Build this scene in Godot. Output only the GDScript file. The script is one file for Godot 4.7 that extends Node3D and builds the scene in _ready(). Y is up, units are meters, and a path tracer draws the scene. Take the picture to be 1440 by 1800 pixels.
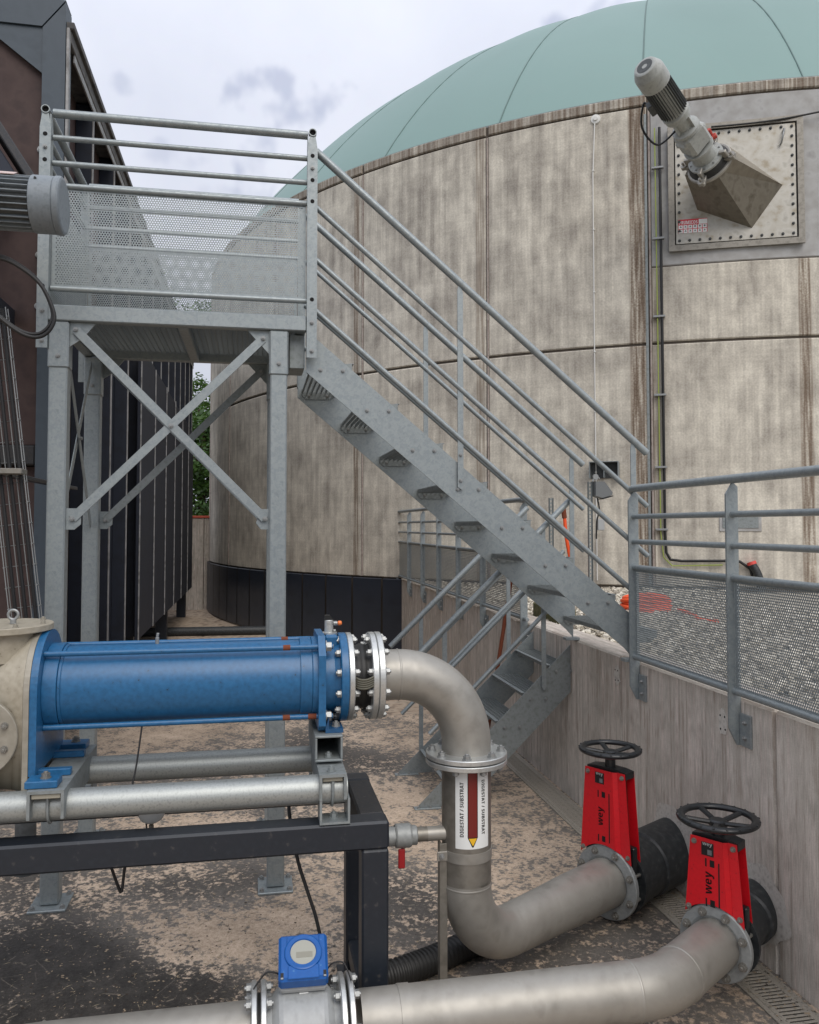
extends Node3D
# World axes follow the access tower: x runs along its front to the right, -z away from the viewer, y up, metres; y = 0 is the yard floor.

var rng := RandomNumberGenerator.new()
var M := {}
var S := {}
var used := {}
var nose_right := true


func _ready() -> void:
	rng.seed = 7
	setup_camera()
	setup_light()
	make_materials()
	make_shared()
	build_ground()
	build_tank()
	build_retaining_wall()
	build_far_wall()
	build_container()
	build_trees()
	build_tower()
	build_upper_stair()
	build_lower_stair()
	build_wall_railings()
	build_agitator()
	build_tank_fittings()
	build_pump()
	build_riser()
	build_meter_line()
	build_valves()
	build_floor_things()
	build_left_things()
	build_litter()


func setup_camera() -> void:
	var cam := Camera3D.new()
	cam.name = "camera"
	# photo 1440 x 1800, focal length 1442 px, principal point 33 px above the middle (the photograph is a crop)
	cam.projection = Camera3D.PROJECTION_FRUSTUM
	cam.near = 0.1
	cam.far = 3000.0
	cam.size = 0.1 * 1800.0 / 1442.0
	cam.frustum_offset = Vector2(0, -0.1 * 33.0 / 1442.0)
	cam.position = Vector3(0, 2.1, 0)
	cam.rotation = Vector3(atan(0.040), deg_to_rad(-10.7), 0)
	add_child(cam)
	cam.current = true


func setup_light() -> void:
	var we := WorldEnvironment.new()
	we.name = "environment"
	var e := Environment.new()
	e.background_mode = Environment.BG_SKY
	e.tonemap_mode = Environment.TONE_MAPPER_LINEAR
	e.tonemap_exposure = 1.2
	e.sdfgi_enabled = true
	e.ssao_enabled = true
	e.ssil_enabled = true
	var sky := Sky.new()
	var pm := PanoramaSkyMaterial.new()
	pm.panorama = sky_texture()
	pm.energy_multiplier = 1.5
	sky.sky_material = pm
	e.sky = sky
	e.background_energy_multiplier = 1.0
	we.environment = e
	add_child(we)
	var sun := DirectionalLight3D.new()
	sun.name = "sun"
	sun.light_energy = 0.5
	sun.light_angular_distance = 40.0
	sun.light_color = Color(1.0, 0.97, 0.93)
	sun.shadow_enabled = true
	# a bright part of the cloud, high behind the viewer's right shoulder
	sun.look_at_from_position(Vector3(1.2, 7, 6.2), Vector3.ZERO)
	add_child(sun)


func sky_texture() -> ImageTexture:
	# overcast: an even pale sheet of cloud with soft darker wisps; rows from zenith to nadir
	var w := 2048
	var h := 1024
	var fn := FastNoiseLite.new()
	fn.noise_type = FastNoiseLite.TYPE_SIMPLEX_SMOOTH
	fn.fractal_octaves = 6
	fn.seed = 11
	fn.frequency = 0.006
	var big := fn.get_seamless_image(w, h).get_data()
	fn.seed = 23
	fn.frequency = 0.045
	var wisp := fn.get_seamless_image(w, h).get_data()
	var out := PackedByteArray()
	out.resize(w * h * 3)
	# soft dark clouds at the directions where the photograph shows them: [u, v, half width, half height, depth]
	var spots := []
	for q in [[500, 165, 85, 40, 0.9], [455, 290, 70, 40, 0.7], [215, 150, 25, 16, 0.5], [1010, 18, 70, 25, 0.9], [300, 275, 40, 20, 0.4], [420, 330, 60, 30, 0.6]]:
		var d := pixel_dir(q[0], q[1])
		spots.append([fposmod(atan2(d.x, -d.z) / TAU, 1.0) * w, acos(d.y) / PI * h, q[2] / 1442.0 / TAU * w * 1.1, q[3] / 1442.0 / PI * h * 1.1, q[4]])
	for y in h:
		# an overcast sky grows brighter towards the zenith
		var up := maxf(0.0, cos(PI * (y + 0.5) / h))
		var lum := 0.575 * (1.0 + 1.0 * up) / 1.3
		for x in w:
			var i := y * w + x
			var k := clampf((big[i] - 90) / 140.0, 0.0, 1.0) * 0.42
			var wv := wisp[i] / 255.0
			for s in spots:
				var dx: float = (fposmod(x - s[0] + w * 0.5, w) - w * 0.5) / s[2]
				var dy: float = (y - s[1]) / s[3]
				var r := dx * dx + dy * dy
				if r < 2.0:
					k += s[4] * clampf((wv - 0.36 - r * 0.16) * 3.6, 0.0, 1.0)
			k = minf(k, 1.0)
			var cr := lum * lerpf(0.755, 0.52, k)
			var cg := lum * lerpf(0.785, 0.56, k)
			var cb := lum * lerpf(0.88, 0.69, k)
			out[i * 3] = int(255.0 * pow(cr, 0.4545))
			out[i * 3 + 1] = int(255.0 * pow(cg, 0.4545))
			out[i * 3 + 2] = int(255.0 * pow(cb, 0.4545))
	return ImageTexture.create_from_image(Image.create_from_data(w, h, false, Image.FORMAT_RGB8, out))


func pixel_dir(px: float, py: float) -> Vector3:
	# direction of a photo pixel, in world axes
	var v := Vector3((px - 720.0) / 1442.0, (867.0 - py) / 1442.0, -1.0)
	return (Basis.from_euler(Vector3(atan(0.040), deg_to_rad(-10.7), 0)) * v).normalized()


func on_z(px: float, py: float, z: float) -> Vector3:
	var d := pixel_dir(px, py)
	return Vector3(0, 2.1, 0) + d * (z / d.z)


# ------------------------------------------------------------------ helpers

func nbytes(w: int, h: int, type: int, freq: float, oct: int, sd: int, sx := 1, sy := 1, warp := 0.0) -> PackedByteArray:
	var f := FastNoiseLite.new()
	if warp > 0.0:
		f.domain_warp_enabled = true
		f.domain_warp_amplitude = warp
		f.domain_warp_frequency = 0.02
	f.noise_type = type
	f.frequency = freq
	f.fractal_octaves = oct
	f.seed = sd
	var im := f.get_image(maxi(2, w / sx), maxi(2, h / sy))
	if sx != 1 or sy != 1:
		im.resize(w, h, Image.INTERPOLATE_CUBIC)
	im.convert(Image.FORMAT_L8)
	return im.get_data()


class MB:
	var v := PackedVector3Array()
	var n := PackedVector3Array()
	var t := PackedVector2Array()
	var ix := PackedInt32Array()

	func vert(p: Vector3, nn: Vector3, uv := Vector2.ZERO) -> int:
		v.append(p)
		n.append(nn)
		t.append(uv)
		return v.size() - 1

	func tri(a: int, b: int, c: int) -> void:   # counter-clockwise seen from outside
		ix.append(a)
		ix.append(c)
		ix.append(b)

	func face(pts: Array, out: Vector3) -> void:
		var nn: Vector3 = (pts[1] - pts[0]).cross(pts[2] - pts[0])
		if nn.length_squared() < 1e-16 and pts.size() > 3:
			nn = (pts[2] - pts[0]).cross(pts[3] - pts[0])
		if nn.dot(out) < 0.0:
			pts = pts.duplicate()
			pts.reverse()
			nn = -nn
		nn = nn.normalized()
		var a := nn.abs()
		var b := v.size()
		for p in pts:
			var uv := Vector2(p.x, p.z)
			if a.x > a.y and a.x > a.z:
				uv = Vector2(p.z, -p.y)
			elif a.z > a.y:
				uv = Vector2(p.x, -p.y)
			vert(p, nn, uv)
		for i in range(1, pts.size() - 1):
			tri(b, b + i, b + i + 1)

	func box(c: Vector3, s: Vector3, bev := 0.0, bs := Basis()) -> void:
		var h := s * 0.5
		bev = minf(bev, minf(h.x, minf(h.y, h.z)) * 0.9)
		var e := h - Vector3.ONE * bev
		for k in 3:
			var i := (k + 1) % 3
			var j := (k + 2) % 3
			for sg in [-1.0, 1.0]:
				var pts := []
				for q in [[-1, -1], [1, -1], [1, 1], [-1, 1]]:
					var p := Vector3()
					p[k] = sg * h[k]
					p[i] = q[0] * e[i]
					p[j] = q[1] * e[j]
					pts.append(c + bs * p)
				var o := Vector3()
				o[k] = sg
				face(pts, bs * o)
			if bev > 0.0:
				for si in [-1.0, 1.0]:
					for sj in [-1.0, 1.0]:
						var pts := []
						for q in [[-1, 0], [1, 0], [1, 1], [-1, 1]]:
							var p := Vector3()
							p[k] = q[0] * e[k]
							p[i] = si * (h[i] if q[1] == 0 else e[i])
							p[j] = sj * (e[j] if q[1] == 0 else h[j])
							pts.append(c + bs * p)
						var o := Vector3()
						o[i] = si
						o[j] = sj
						face(pts, bs * o)
		if bev > 0.0:
			for sx in [-1.0, 1.0]:
				for sy in [-1.0, 1.0]:
					for sz in [-1.0, 1.0]:
						face([c + bs * Vector3(sx * h.x, sy * e.y, sz * e.z), c + bs * Vector3(sx * e.x, sy * h.y, sz * e.z), c + bs * Vector3(sx * e.x, sy * e.y, sz * h.z)], bs * Vector3(sx, sy, sz))

	func span(a: Vector3, b: Vector3, bev := 0.0) -> void:   # box between two corners
		box((a + b) * 0.5, (b - a).abs(), bev)

	func frame_of(d: Vector3) -> Basis:
		var y := d.normalized()
		var r := Vector3.RIGHT if absf(y.x) < 0.9 else Vector3.FORWARD
		var z := r.cross(y).normalized()
		return Basis(y.cross(z), y, z)

	func cyl(a: Vector3, b: Vector3, r0: float, r1 := -1.0, seg := 16, caps := true) -> void:
		if r1 < 0.0:
			r1 = r0
		var L := a.distance_to(b)
		var prof := [Vector2(r0, 0), Vector2(r1, L)]
		if caps:
			prof = [Vector2(0, 0), Vector2(r0, 0), Vector2(r1, L), Vector2(0, L)]
		lathe(Transform3D(frame_of(b - a), a), prof, seg)

	func rod(a: Vector3, b: Vector3, r: float, seg := 14, bev := 0.002) -> void:
		var L := a.distance_to(b)
		bev = minf(bev, r * 0.5)
		lathe(Transform3D(frame_of(b - a), a), [Vector2(0, 0), Vector2(r - bev, 0), Vector2(r, bev), Vector2(r, L - bev), Vector2(r - bev, L), Vector2(0, L)], seg)

	func pipe(a: Vector3, b: Vector3, ro: float, ri: float, seg := 18) -> void:   # open ended
		var L := a.distance_to(b)
		lathe(Transform3D(frame_of(b - a), a), [Vector2(ri, 0), Vector2(ro, 0), Vector2(ro, L), Vector2(ri, L), Vector2(ri, 0)], seg)

	func lathe(xf: Transform3D, prof: Array, seg := 16, smooth := false, a0 := 0.0, a1 := TAU) -> void:
		# profile of (radius, height); outside lies to the right of the direction of travel when going up
		var segn := []
		for i in range(prof.size() - 1):
			var d: Vector2 = prof[i + 1] - prof[i]
			segn.append(Vector2(d.y, -d.x).normalized() if d.length() > 1e-9 else Vector2(1, 0))
		for i in range(prof.size() - 1):
			var p: Vector2 = prof[i]
			var q: Vector2 = prof[i + 1]
			if p.distance_to(q) < 1e-9:
				continue
			var np: Vector2 = segn[i]
			var nq: Vector2 = segn[i]
			if smooth:
				if i > 0:
					np = (segn[i] + segn[i - 1]).normalized()
				if i < segn.size() - 1:
					nq = (segn[i] + segn[i + 1]).normalized()
			var b := v.size()
			for k in range(seg + 1):
				var a := a0 + (a1 - a0) * k / seg
				var c := cos(a)
				var s := sin(a)
				vert(xf * Vector3(p.x * s, p.y, p.x * c), xf.basis * Vector3(np.x * s, np.y, np.x * c), Vector2(a * maxf(p.x, q.x), -p.y))
				vert(xf * Vector3(q.x * s, q.y, q.x * c), xf.basis * Vector3(nq.x * s, nq.y, nq.x * c), Vector2(a * maxf(p.x, q.x), -q.y))
			for k in range(seg):
				var o := b + k * 2
				if p.x > 1e-6:
					tri(o, o + 2, o + 1)
				if q.x > 1e-6:
					tri(o + 1, o + 2, o + 3)

	func tube(path: Array, r, seg := 12, caps := true) -> void:
		# r: one radius or a list of them
		var m := path.size()
		var fx := Vector3()
		var rings := []
		var along := 0.0
		for i in m:
			var d: Vector3
			if i == 0:
				d = path[1] - path[0]
			elif i == m - 1:
				d = path[m - 1] - path[m - 2]
			else:
				d = (path[i + 1] - path[i]).normalized() + (path[i] - path[i - 1]).normalized()
			d = d.normalized()
			if i == 0:
				fx = frame_of(d).x
			else:
				fx = (fx - d * fx.dot(d)).normalized()
				along += path[i].distance_to(path[i - 1])
			var fz := fx.cross(d).normalized()
			var rr: float = r[i] if r is Array else r
			var slope := 0.0
			if r is Array and i > 0 and i < m - 1:
				slope = (r[i + 1] - r[i - 1]) / maxf(1e-6, path[i + 1].distance_to(path[i - 1]))
			var b := v.size()
			rings.append(b)
			for k in range(seg + 1):
				var a := TAU * k / seg
				var o := fx * cos(a) + fz * sin(a)
				vert(path[i] + o * rr, (o - d * slope).normalized(), Vector2(a * rr, along))
		for i in range(m - 1):
			for k in range(seg):
				var p: int = rings[i] + k
				var q: int = rings[i + 1] + k
				tri(p, q, p + 1)
				tri(p + 1, q, q + 1)
		if caps:
			for e in [0, m - 1]:
				var d: Vector3 = (path[0] - path[1]) if e == 0 else (path[m - 1] - path[m - 2])
				d = d.normalized()
				var b := v.size()
				vert(path[e], d)
				for k in range(seg + 1):
					vert(v[rings[e] + k], d)
				for k in range(seg):
					if e == 0:
						tri(b, b + 1 + k, b + 2 + k)
					else:
						tri(b, b + 2 + k, b + 1 + k)

	func prism(poly: Array, z0: float, z1: float, xf := Transform3D()) -> void:
		# polygon in the xy plane of xf, from z0 to z1
		var pp := PackedVector2Array(poly)
		var tr := Geometry2D.triangulate_polygon(pp)
		for e in [[z0, -1.0], [z1, 1.0]]:
			for i in range(0, tr.size(), 3):
				var a := pp[tr[i]]
				var b := pp[tr[i + 1]]
				var c := pp[tr[i + 2]]
				face([xf * Vector3(a.x, a.y, e[0]), xf * Vector3(b.x, b.y, e[0]), xf * Vector3(c.x, c.y, e[0])], xf.basis * Vector3(0, 0, e[1]))
		var area := 0.0
		for i in pp.size():
			var a := pp[i]
			var b := pp[(i + 1) % pp.size()]
			area += a.x * b.y - b.x * a.y
		var sg := signf(area)
		for i in pp.size():
			var a := pp[i]
			var b := pp[(i + 1) % pp.size()]
			var o := Vector3(b.y - a.y, a.x - b.x, 0) * sg
			face([xf * Vector3(a.x, a.y, z0), xf * Vector3(b.x, b.y, z0), xf * Vector3(b.x, b.y, z1), xf * Vector3(a.x, a.y, z1)], xf.basis * o)

	func bar(a: Vector3, b: Vector3, width: float, thick: float, up: Vector3, bev := 0.0) -> void:
		# flat bar from a to b; thick along up, width across both
		var y := (b - a).normalized()
		var z := (up - y * up.dot(y)).normalized()
		box((a + b) * 0.5, Vector3(width, a.distance_to(b), thick), bev, Basis(y.cross(z), y, z))

	func mesh() -> ArrayMesh:
		var arr := []
		arr.resize(Mesh.ARRAY_MAX)
		arr[Mesh.ARRAY_VERTEX] = v
		arr[Mesh.ARRAY_NORMAL] = n
		arr[Mesh.ARRAY_TEX_UV] = t
		arr[Mesh.ARRAY_INDEX] = ix
		var am := ArrayMesh.new()
		am.add_surface_from_arrays(Mesh.PRIMITIVE_TRIANGLES, arr)
		return am


func numbered(nm: String) -> String:
	if not used.has(nm):
		used[nm] = 0
		return nm
	used[nm] += 1
	return "%s_%03d" % [nm, used[nm]]


func thing(nm: String, label: String, category: String, at := Vector3.ZERO, group := "") -> Node3D:
	var o := Node3D.new()
	o.name = numbered(nm)
	add_child(o)
	o.position = at
	tag(o, label, category, group)
	return o


func tag(o: Node, label: String, category: String, group := "") -> void:
	o.set_meta("label", label)
	o.set_meta("category", category)
	if group:
		o.set_meta("group", group)


func away(parent: Node) -> Vector3:
	var p := Vector3.ZERO
	var k := parent
	while k != self and k is Node3D:
		p += k.position
		k = k.get_parent()
	return p


# mesh vertices are given in the axes of the thing's surroundings; pos moves a shared mesh to its place
func part(parent: Node, nm: String, shape, mat: Material, pos := Vector3.ZERO, bs := Basis()) -> MeshInstance3D:
	var o := MeshInstance3D.new()
	o.name = numbered(nm) if parent == self else nm
	o.mesh = shape.mesh() if shape is MB else shape
	o.material_override = mat
	parent.add_child(o, true)
	o.transform = Transform3D(bs, pos - (Vector3.ZERO if parent == self else away(parent)))
	return o


func structure(nm: String, shape, mat: Material) -> MeshInstance3D:
	var o := part(self, nm, shape, mat)
	o.set_meta("kind", "structure")
	return o


func facing(d: Vector3) -> Basis:   # turns +y to d
	return MB.new().frame_of(d)


func bolts(parent: Node, places: Array, dir: Vector3, size: float, mat: Material = null, nm := "bolt") -> void:
	var b := facing(dir).scaled_local(Vector3.ONE * size)
	for p in places:
		part(parent, nm, S.bolt, mat if mat else M.zinc, p, b)


func arc(c: Vector3, u: Vector3, w: Vector3, r: float, a0: float, a1: float, k: int) -> Array:
	var out := []
	for i in range(k + 1):
		var a := a0 + (a1 - a0) * i / k
		out.append(c + u * (r * cos(a)) + w * (r * sin(a)))
	return out


func smooth_path(pts: Array, k := 8) -> Array:
	var cv := Curve3D.new()
	for i in pts.size():
		var a: Vector3 = pts[maxi(0, i - 1)]
		var b: Vector3 = pts[mini(pts.size() - 1, i + 1)]
		var tg := (b - a) / 6.0
		cv.add_point(pts[i], -tg, tg)
	var out := []
	for i in range(pts.size() - 1):
		for j in k:
			out.append(cv.sample(i, float(j) / k))
	out.append(pts[-1])
	return out


func perforated(w: float, h: float, pitch: float, r: float, th: float, sides := 8) -> ArrayMesh:
	# sheet in the xy plane, centred, with staggered round holes right through it
	var mb := MB.new()
	var ph := pitch * 0.866
	var rows := int((h - 0.02) / ph)
	var cols := int((w - 0.02) / pitch) - 1
	var y0 := -rows * ph * 0.5
	var x0 := -(cols + 0.5) * pitch * 0.5
	var faces := [th * 0.5, -th * 0.5] if th > 0.0 else [0.0]
	var ring := []
	var rect := []
	for k in sides:
		var a := TAU * (k + 0.5) / sides
		ring.append(Vector2(cos(a), sin(a)) * r)
		var c := Vector2(cos(a), sin(a))
		var s := minf(pitch * 0.5 / maxf(1e-4, absf(c.x)), ph * 0.5 / maxf(1e-4, absf(c.y)))
		rect.append(c * s)
	var corners := [Vector2(pitch, ph) * 0.5, Vector2(-pitch, ph) * 0.5, Vector2(-pitch, -ph) * 0.5, Vector2(pitch, -ph) * 0.5]
	# pull the four rim points next to the corners onto the corners
	for q in corners:
		var best := 0
		for k in sides:
			if rect[k].distance_to(q) < rect[best].distance_to(q):
				best = k
		rect[best] = q
	for row in rows:
		for col in cols:
			var c := Vector2(x0 + (col + 0.5 + (0.5 if row % 2 else 0.0)) * pitch, y0 + (row + 0.5) * ph)
			for z in faces:
				var nn := Vector3(0, 0, 1.0 if z >= 0.0 else -1.0)
				var b := mb.v.size()
				for k in sides:
					mb.v.append(Vector3(c.x + ring[k].x, c.y + ring[k].y, z))
					mb.v.append(Vector3(c.x + rect[k].x, c.y + rect[k].y, z))
					mb.n.append(nn)
					mb.n.append(nn)
					mb.t.append(Vector2.ZERO)
					mb.t.append(Vector2.ZERO)
				for k in sides:
					var i := b + k * 2
					var j := b + ((k + 1) % sides) * 2
					if z >= 0.0:
						mb.tri(i, i + 1, j + 1)
						mb.tri(i, j + 1, j)
					else:
						mb.tri(i, j + 1, i + 1)
						mb.tri(i, j, j + 1)
			if th > 0.0:
				var b := mb.v.size()
				for k in sides:
					var nn := Vector3(-ring[k].x, -ring[k].y, 0) / r
					for z in faces:
						mb.v.append(Vector3(c.x + ring[k].x, c.y + ring[k].y, z))
						mb.n.append(nn)
						mb.t.append(Vector2.ZERO)
				for k in sides:
					var i := b + k * 2
					var j := b + ((k + 1) % sides) * 2
					mb.tri(i, j, i + 1)
					mb.tri(j, j + 1, i + 1)
	# plain margins
	var z1 := maxf(th * 0.5, 0.0003)
	for row in rows:
		var o := 0.5 * pitch if row % 2 else 0.0
		var ya := y0 + row * ph
		for e in [[-w * 0.5, x0 + o], [x0 + o + cols * pitch, w * 0.5]]:
			for z in ([z1, -z1] if th > 0.0 else [0.0]):
				mb.face([Vector3(e[0], ya, z), Vector3(e[1], ya, z), Vector3(e[1], ya + ph, z), Vector3(e[0], ya + ph, z)], Vector3(0, 0, 1.0 if z >= 0.0 else -1.0))
	mb.span(Vector3(-w * 0.5, -h * 0.5, -z1), Vector3(w * 0.5, y0, z1))
	mb.span(Vector3(-w * 0.5, y0 + rows * ph, -z1), Vector3(w * 0.5, h * 0.5, z1))
	return mb.mesh()


func text_mesh(s: String, height: float, depth := 0.0008) -> Array:
	# arrays of a lettering mesh about the origin, capital height about the given one
	var tm := TextMesh.new()
	var f := SystemFont.new()
	f.font_names = PackedStringArray(["Droid Sans"])
	f.font_weight = 700
	tm.font = f
	tm.text = s
	tm.font_size = 48
	tm.pixel_size = height / 34.0
	tm.depth = depth
	tm.curve_step = 2.0
	return tm.get_mesh_arrays()


func text_bent(s: String, height: float, length: float, place: Callable) -> ArrayMesh:
	# lettering scaled to the given length, every vertex put in place by a function of (along, across, out)
	var arr := text_mesh(s, height)
	var vs: PackedVector3Array = arr[Mesh.ARRAY_VERTEX]
	var lo := 1e9
	var hi := -1e9
	var ylo := 1e9
	var yhi := -1e9
	for p in vs:
		lo = minf(lo, p.x)
		hi = maxf(hi, p.x)
		ylo = minf(ylo, p.y)
		yhi = maxf(yhi, p.y)
	var k := length / maxf(1e-6, hi - lo)
	var ky := height / maxf(1e-6, yhi - ylo)
	var out := PackedVector3Array()
	for p in vs:
		out.append(place.call((p.x - (lo + hi) * 0.5) * k, (p.y - (ylo + yhi) * 0.5) * ky, p.z))
	var st := SurfaceTool.new()
	st.begin(Mesh.PRIMITIVE_TRIANGLES)
	var ids: PackedInt32Array = arr[Mesh.ARRAY_INDEX]
	for i in ids:
		st.set_smooth_group(-1)
		st.add_vertex(out[i])
	st.generate_normals()
	return st.commit()


# ------------------------------------------------------------------ materials

func flat(nm: String, srgb: Color, rough := 0.6, metal := 0.0) -> StandardMaterial3D:
	var m := StandardMaterial3D.new()
	m.resource_name = nm
	m.albedo_color = srgb
	m.roughness = rough
	m.metallic = metal
	M[nm] = m
	return m


func ntex(size: int, freq: float, oct: int, sd: int, cols: Array, cellular := false, offs: Array = []) -> NoiseTexture2D:
	var f := FastNoiseLite.new()
	f.noise_type = FastNoiseLite.TYPE_CELLULAR if cellular else FastNoiseLite.TYPE_SIMPLEX_SMOOTH
	if cellular:
		f.cellular_return_type = FastNoiseLite.RETURN_CELL_VALUE
		f.domain_warp_enabled = true
		f.domain_warp_amplitude = 14.0
		f.domain_warp_frequency = 0.03
	f.frequency = freq
	f.fractal_octaves = oct
	f.seed = sd
	var t := NoiseTexture2D.new()
	t.width = size
	t.height = size
	t.seamless = true
	t.noise = f
	var g := Gradient.new()
	var o := PackedFloat32Array()
	var c := PackedColorArray()
	for i in cols.size():
		o.append(offs[i] if offs.size() else float(i) / maxf(1.0, cols.size() - 1))
		c.append(cols[i])
	g.offsets = o
	g.colors = c
	t.color_ramp = g
	return t


func rgb8(r: int, g: int, b: int) -> Color:
	return Color(r / 255.0, g / 255.0, b / 255.0)


func mottled(nm: String, tex: Texture2D, scale: float, rough: float, metal := 0.0, rtex: Texture2D = null, world := true) -> StandardMaterial3D:
	var m := flat(nm, Color.WHITE, rough, metal)
	m.albedo_texture = tex
	m.uv1_triplanar = true
	m.uv1_world_triplanar = world
	m.uv1_scale = Vector3.ONE * scale
	m.uv1_triplanar_sharpness = 4.0
	if rtex:
		m.roughness = 1.0
		m.roughness_texture = rtex
		m.roughness_texture_channel = BaseMaterial3D.TEXTURE_CHANNEL_RED
	return m


func grey(a: float) -> Color:
	return Color(a, a, a)


func make_materials() -> void:
	# galvanised steel: crystalline patches of grey
	var spangle := ntex(512, 0.035, 3, 5, [rgb8(130, 138, 141), rgb8(144, 151, 153), rgb8(150, 157, 158), rgb8(137, 145, 148), rgb8(146, 152, 153)], true)
	var srough := ntex(512, 0.02, 4, 6, [grey(0.36), grey(0.6)])
	mottled("galv", spangle, 2.2, 1.0, 0.5, srough)
	var weathered := ntex(512, 0.012, 5, 15, [rgb8(116, 121, 120), rgb8(132, 138, 138), rgb8(140, 146, 147), rgb8(122, 127, 126)])
	mottled("galv_old", weathered, 3.0, 0.62, 0.4)
	mottled("galv_tube", ntex(512, 0.02, 5, 25, [rgb8(138, 142, 140), rgb8(166, 170, 168), rgb8(148, 152, 150)]), 5.0, 0.48, 0.6)
	# stainless: warm grey satin with faint stains
	var stain := ntex(512, 0.008, 5, 31, [rgb8(140, 137, 130), rgb8(156, 153, 146), rgb8(162, 159, 152), rgb8(148, 145, 138)])
	mottled("steel", stain, 1.4, 1.0, 0.55, ntex(512, 0.015, 4, 32, [grey(0.42), grey(0.6)]))
	mottled("steel_dull", ntex(512, 0.01, 5, 33, [rgb8(118, 114, 106), rgb8(142, 138, 130), rgb8(132, 127, 118)]), 2.0, 0.5, 0.65)
	mottled("flange", ntex(512, 0.02, 4, 34, [rgb8(176, 178, 176), rgb8(200, 202, 200), rgb8(188, 189, 186)]), 3.0, 0.36, 0.75)
	mottled("flange_grey", ntex(512, 0.02, 4, 35, [rgb8(138, 141, 140), rgb8(158, 161, 160)]), 4.0, 0.55, 0.35)
	mottled("zinc", ntex(128, 0.05, 2, 36, [rgb8(136, 138, 138), rgb8(160, 162, 161)]), 30.0, 0.42, 0.55)
	mottled("old_bolt", ntex(128, 0.05, 2, 37, [rgb8(120, 118, 112), rgb8(156, 154, 148)]), 30.0, 0.45, 0.6)
	# paints, with scuffs and specks of dirt
	mottled("blue", ntex(1024, 0.02, 6, 41, [rgb8(20, 28, 36), rgb8(24, 44, 62), rgb8(30, 84, 124), rgb8(33, 92, 136), rgb8(40, 100, 144)], false, [0.0, 0.10, 0.13, 0.55, 1.0]), 1.6, 0.36)
	mottled("blue_dark", ntex(256, 0.02, 4, 42, [rgb8(26, 66, 102), rgb8(36, 84, 124)]), 3.0, 0.42)
	mottled("beige", ntex(1024, 0.018, 6, 43, [rgb8(66, 58, 46), rgb8(104, 96, 80), rgb8(144, 137, 121), rgb8(157, 150, 134), rgb8(164, 157, 142)], false, [0.0, 0.12, 0.16, 0.6, 1.0]), 1.4, 0.5)
	mottled("beige_rim", ntex(256, 0.02, 4, 44, [rgb8(136, 131, 119), rgb8(160, 155, 143)]), 3.0, 0.45, 0.2)
	mottled("slate", ntex(512, 0.015, 6, 45, [rgb8(70, 68, 66), rgb8(32, 37, 45), rgb8(28, 34, 42), rgb8(36, 42, 50)], false, [0.0, 0.2, 0.6, 1.0]), 2.0, 0.42)
	mottled("slate_dusty", ntex(512, 0.02, 6, 46, [rgb8(72, 66, 62), rgb8(36, 38, 42), rgb8(50, 48, 47), rgb8(30, 33, 38)]), 2.5, 0.7)
	mottled("meter_blue", ntex(512, 0.02, 5, 47, [rgb8(90, 126, 170), rgb8(12, 84, 156), rgb8(10, 78, 148)], false, [0.0, 0.2, 1.0]), 4.0, 0.38, 0.0, null, false)
	mottled("red", ntex(512, 0.02, 5, 48, [rgb8(120, 20, 26), rgb8(196, 14, 28), rgb8(206, 16, 30)], false, [0.0, 0.16, 1.0]), 4.0, 0.42, 0.0, null, false)
	mottled("motor_grey", ntex(512, 0.015, 5, 49, [rgb8(100, 108, 114), rgb8(122, 130, 136), rgb8(112, 120, 127)]), 3.0, 0.5)
	mottled("drive_grey", ntex(512, 0.015, 5, 50, [rgb8(138, 141, 138), rgb8(164, 167, 164), rgb8(152, 155, 152)]), 2.0, 0.5)
	mottled("fin_dark", ntex(256, 0.02, 4, 51, [rgb8(60, 63, 64), rgb8(82, 85, 86)]), 4.0, 0.6)
	mottled("body_grey", ntex(512, 0.012, 5, 52, [rgb8(136, 138, 138), rgb8(160, 163, 163), rgb8(150, 152, 152)]), 2.5, 0.45)
	# container
	mottled("navy", ntex(512, 0.01, 5, 53, [rgb8(12, 17, 28), rgb8(20, 27, 41), rgb8(16, 22, 34)]), 0.8, 0.75)
	mottled("slate_blue", ntex(512, 0.01, 5, 54, [rgb8(52, 63, 73), rgb8(62, 73, 83), rgb8(57, 68, 78)]), 0.8, 0.5)
	mottled("oxide", ntex(512, 0.008, 6, 55, [rgb8(44, 32, 31), rgb8(62, 46, 44), rgb8(70, 54, 51), rgb8(52, 38, 37)]), 0.7, 0.75)
	mottled("edge_light", ntex(256, 0.02, 4, 56, [rgb8(112, 112, 112), rgb8(150, 150, 150), rgb8(92, 90, 88)]), 1.0, 0.5, 0.2)
	mottled("roof_edge", ntex(256, 0.02, 5, 57, [rgb8(44, 44, 46), rgb8(92, 90, 88), rgb8(66, 66, 68)]), 1.0, 0.7)
	# tank membrane: sea green, satin
	mottled("membrane", ntex(512, 0.004, 4, 58, [rgb8(110, 137, 132), rgb8(116, 144, 139), rgb8(121, 148, 143)]), 0.08, 0.55)
	flat("seam", rgb8(88, 112, 108), 0.6)
	mottled("cladding", ntex(512, 0.01, 5, 59, [rgb8(30, 36, 46), rgb8(40, 46, 57), rgb8(36, 42, 53)]), 0.6, 0.42)
	flat("joint", rgb8(84, 76, 68), 0.95)
	mottled("plate_steel", ntex(512, 0.01, 5, 60, [rgb8(150, 147, 138), rgb8(176, 173, 165), rgb8(166, 162, 152), rgb8(140, 130, 112)]), 0.8, 0.5, 0.6)
	mottled("hood_steel", ntex(512, 0.012, 5, 61, [rgb8(104, 98, 88), rgb8(136, 131, 121), rgb8(124, 118, 108)]), 0.9, 0.42, 0.75)
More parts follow.
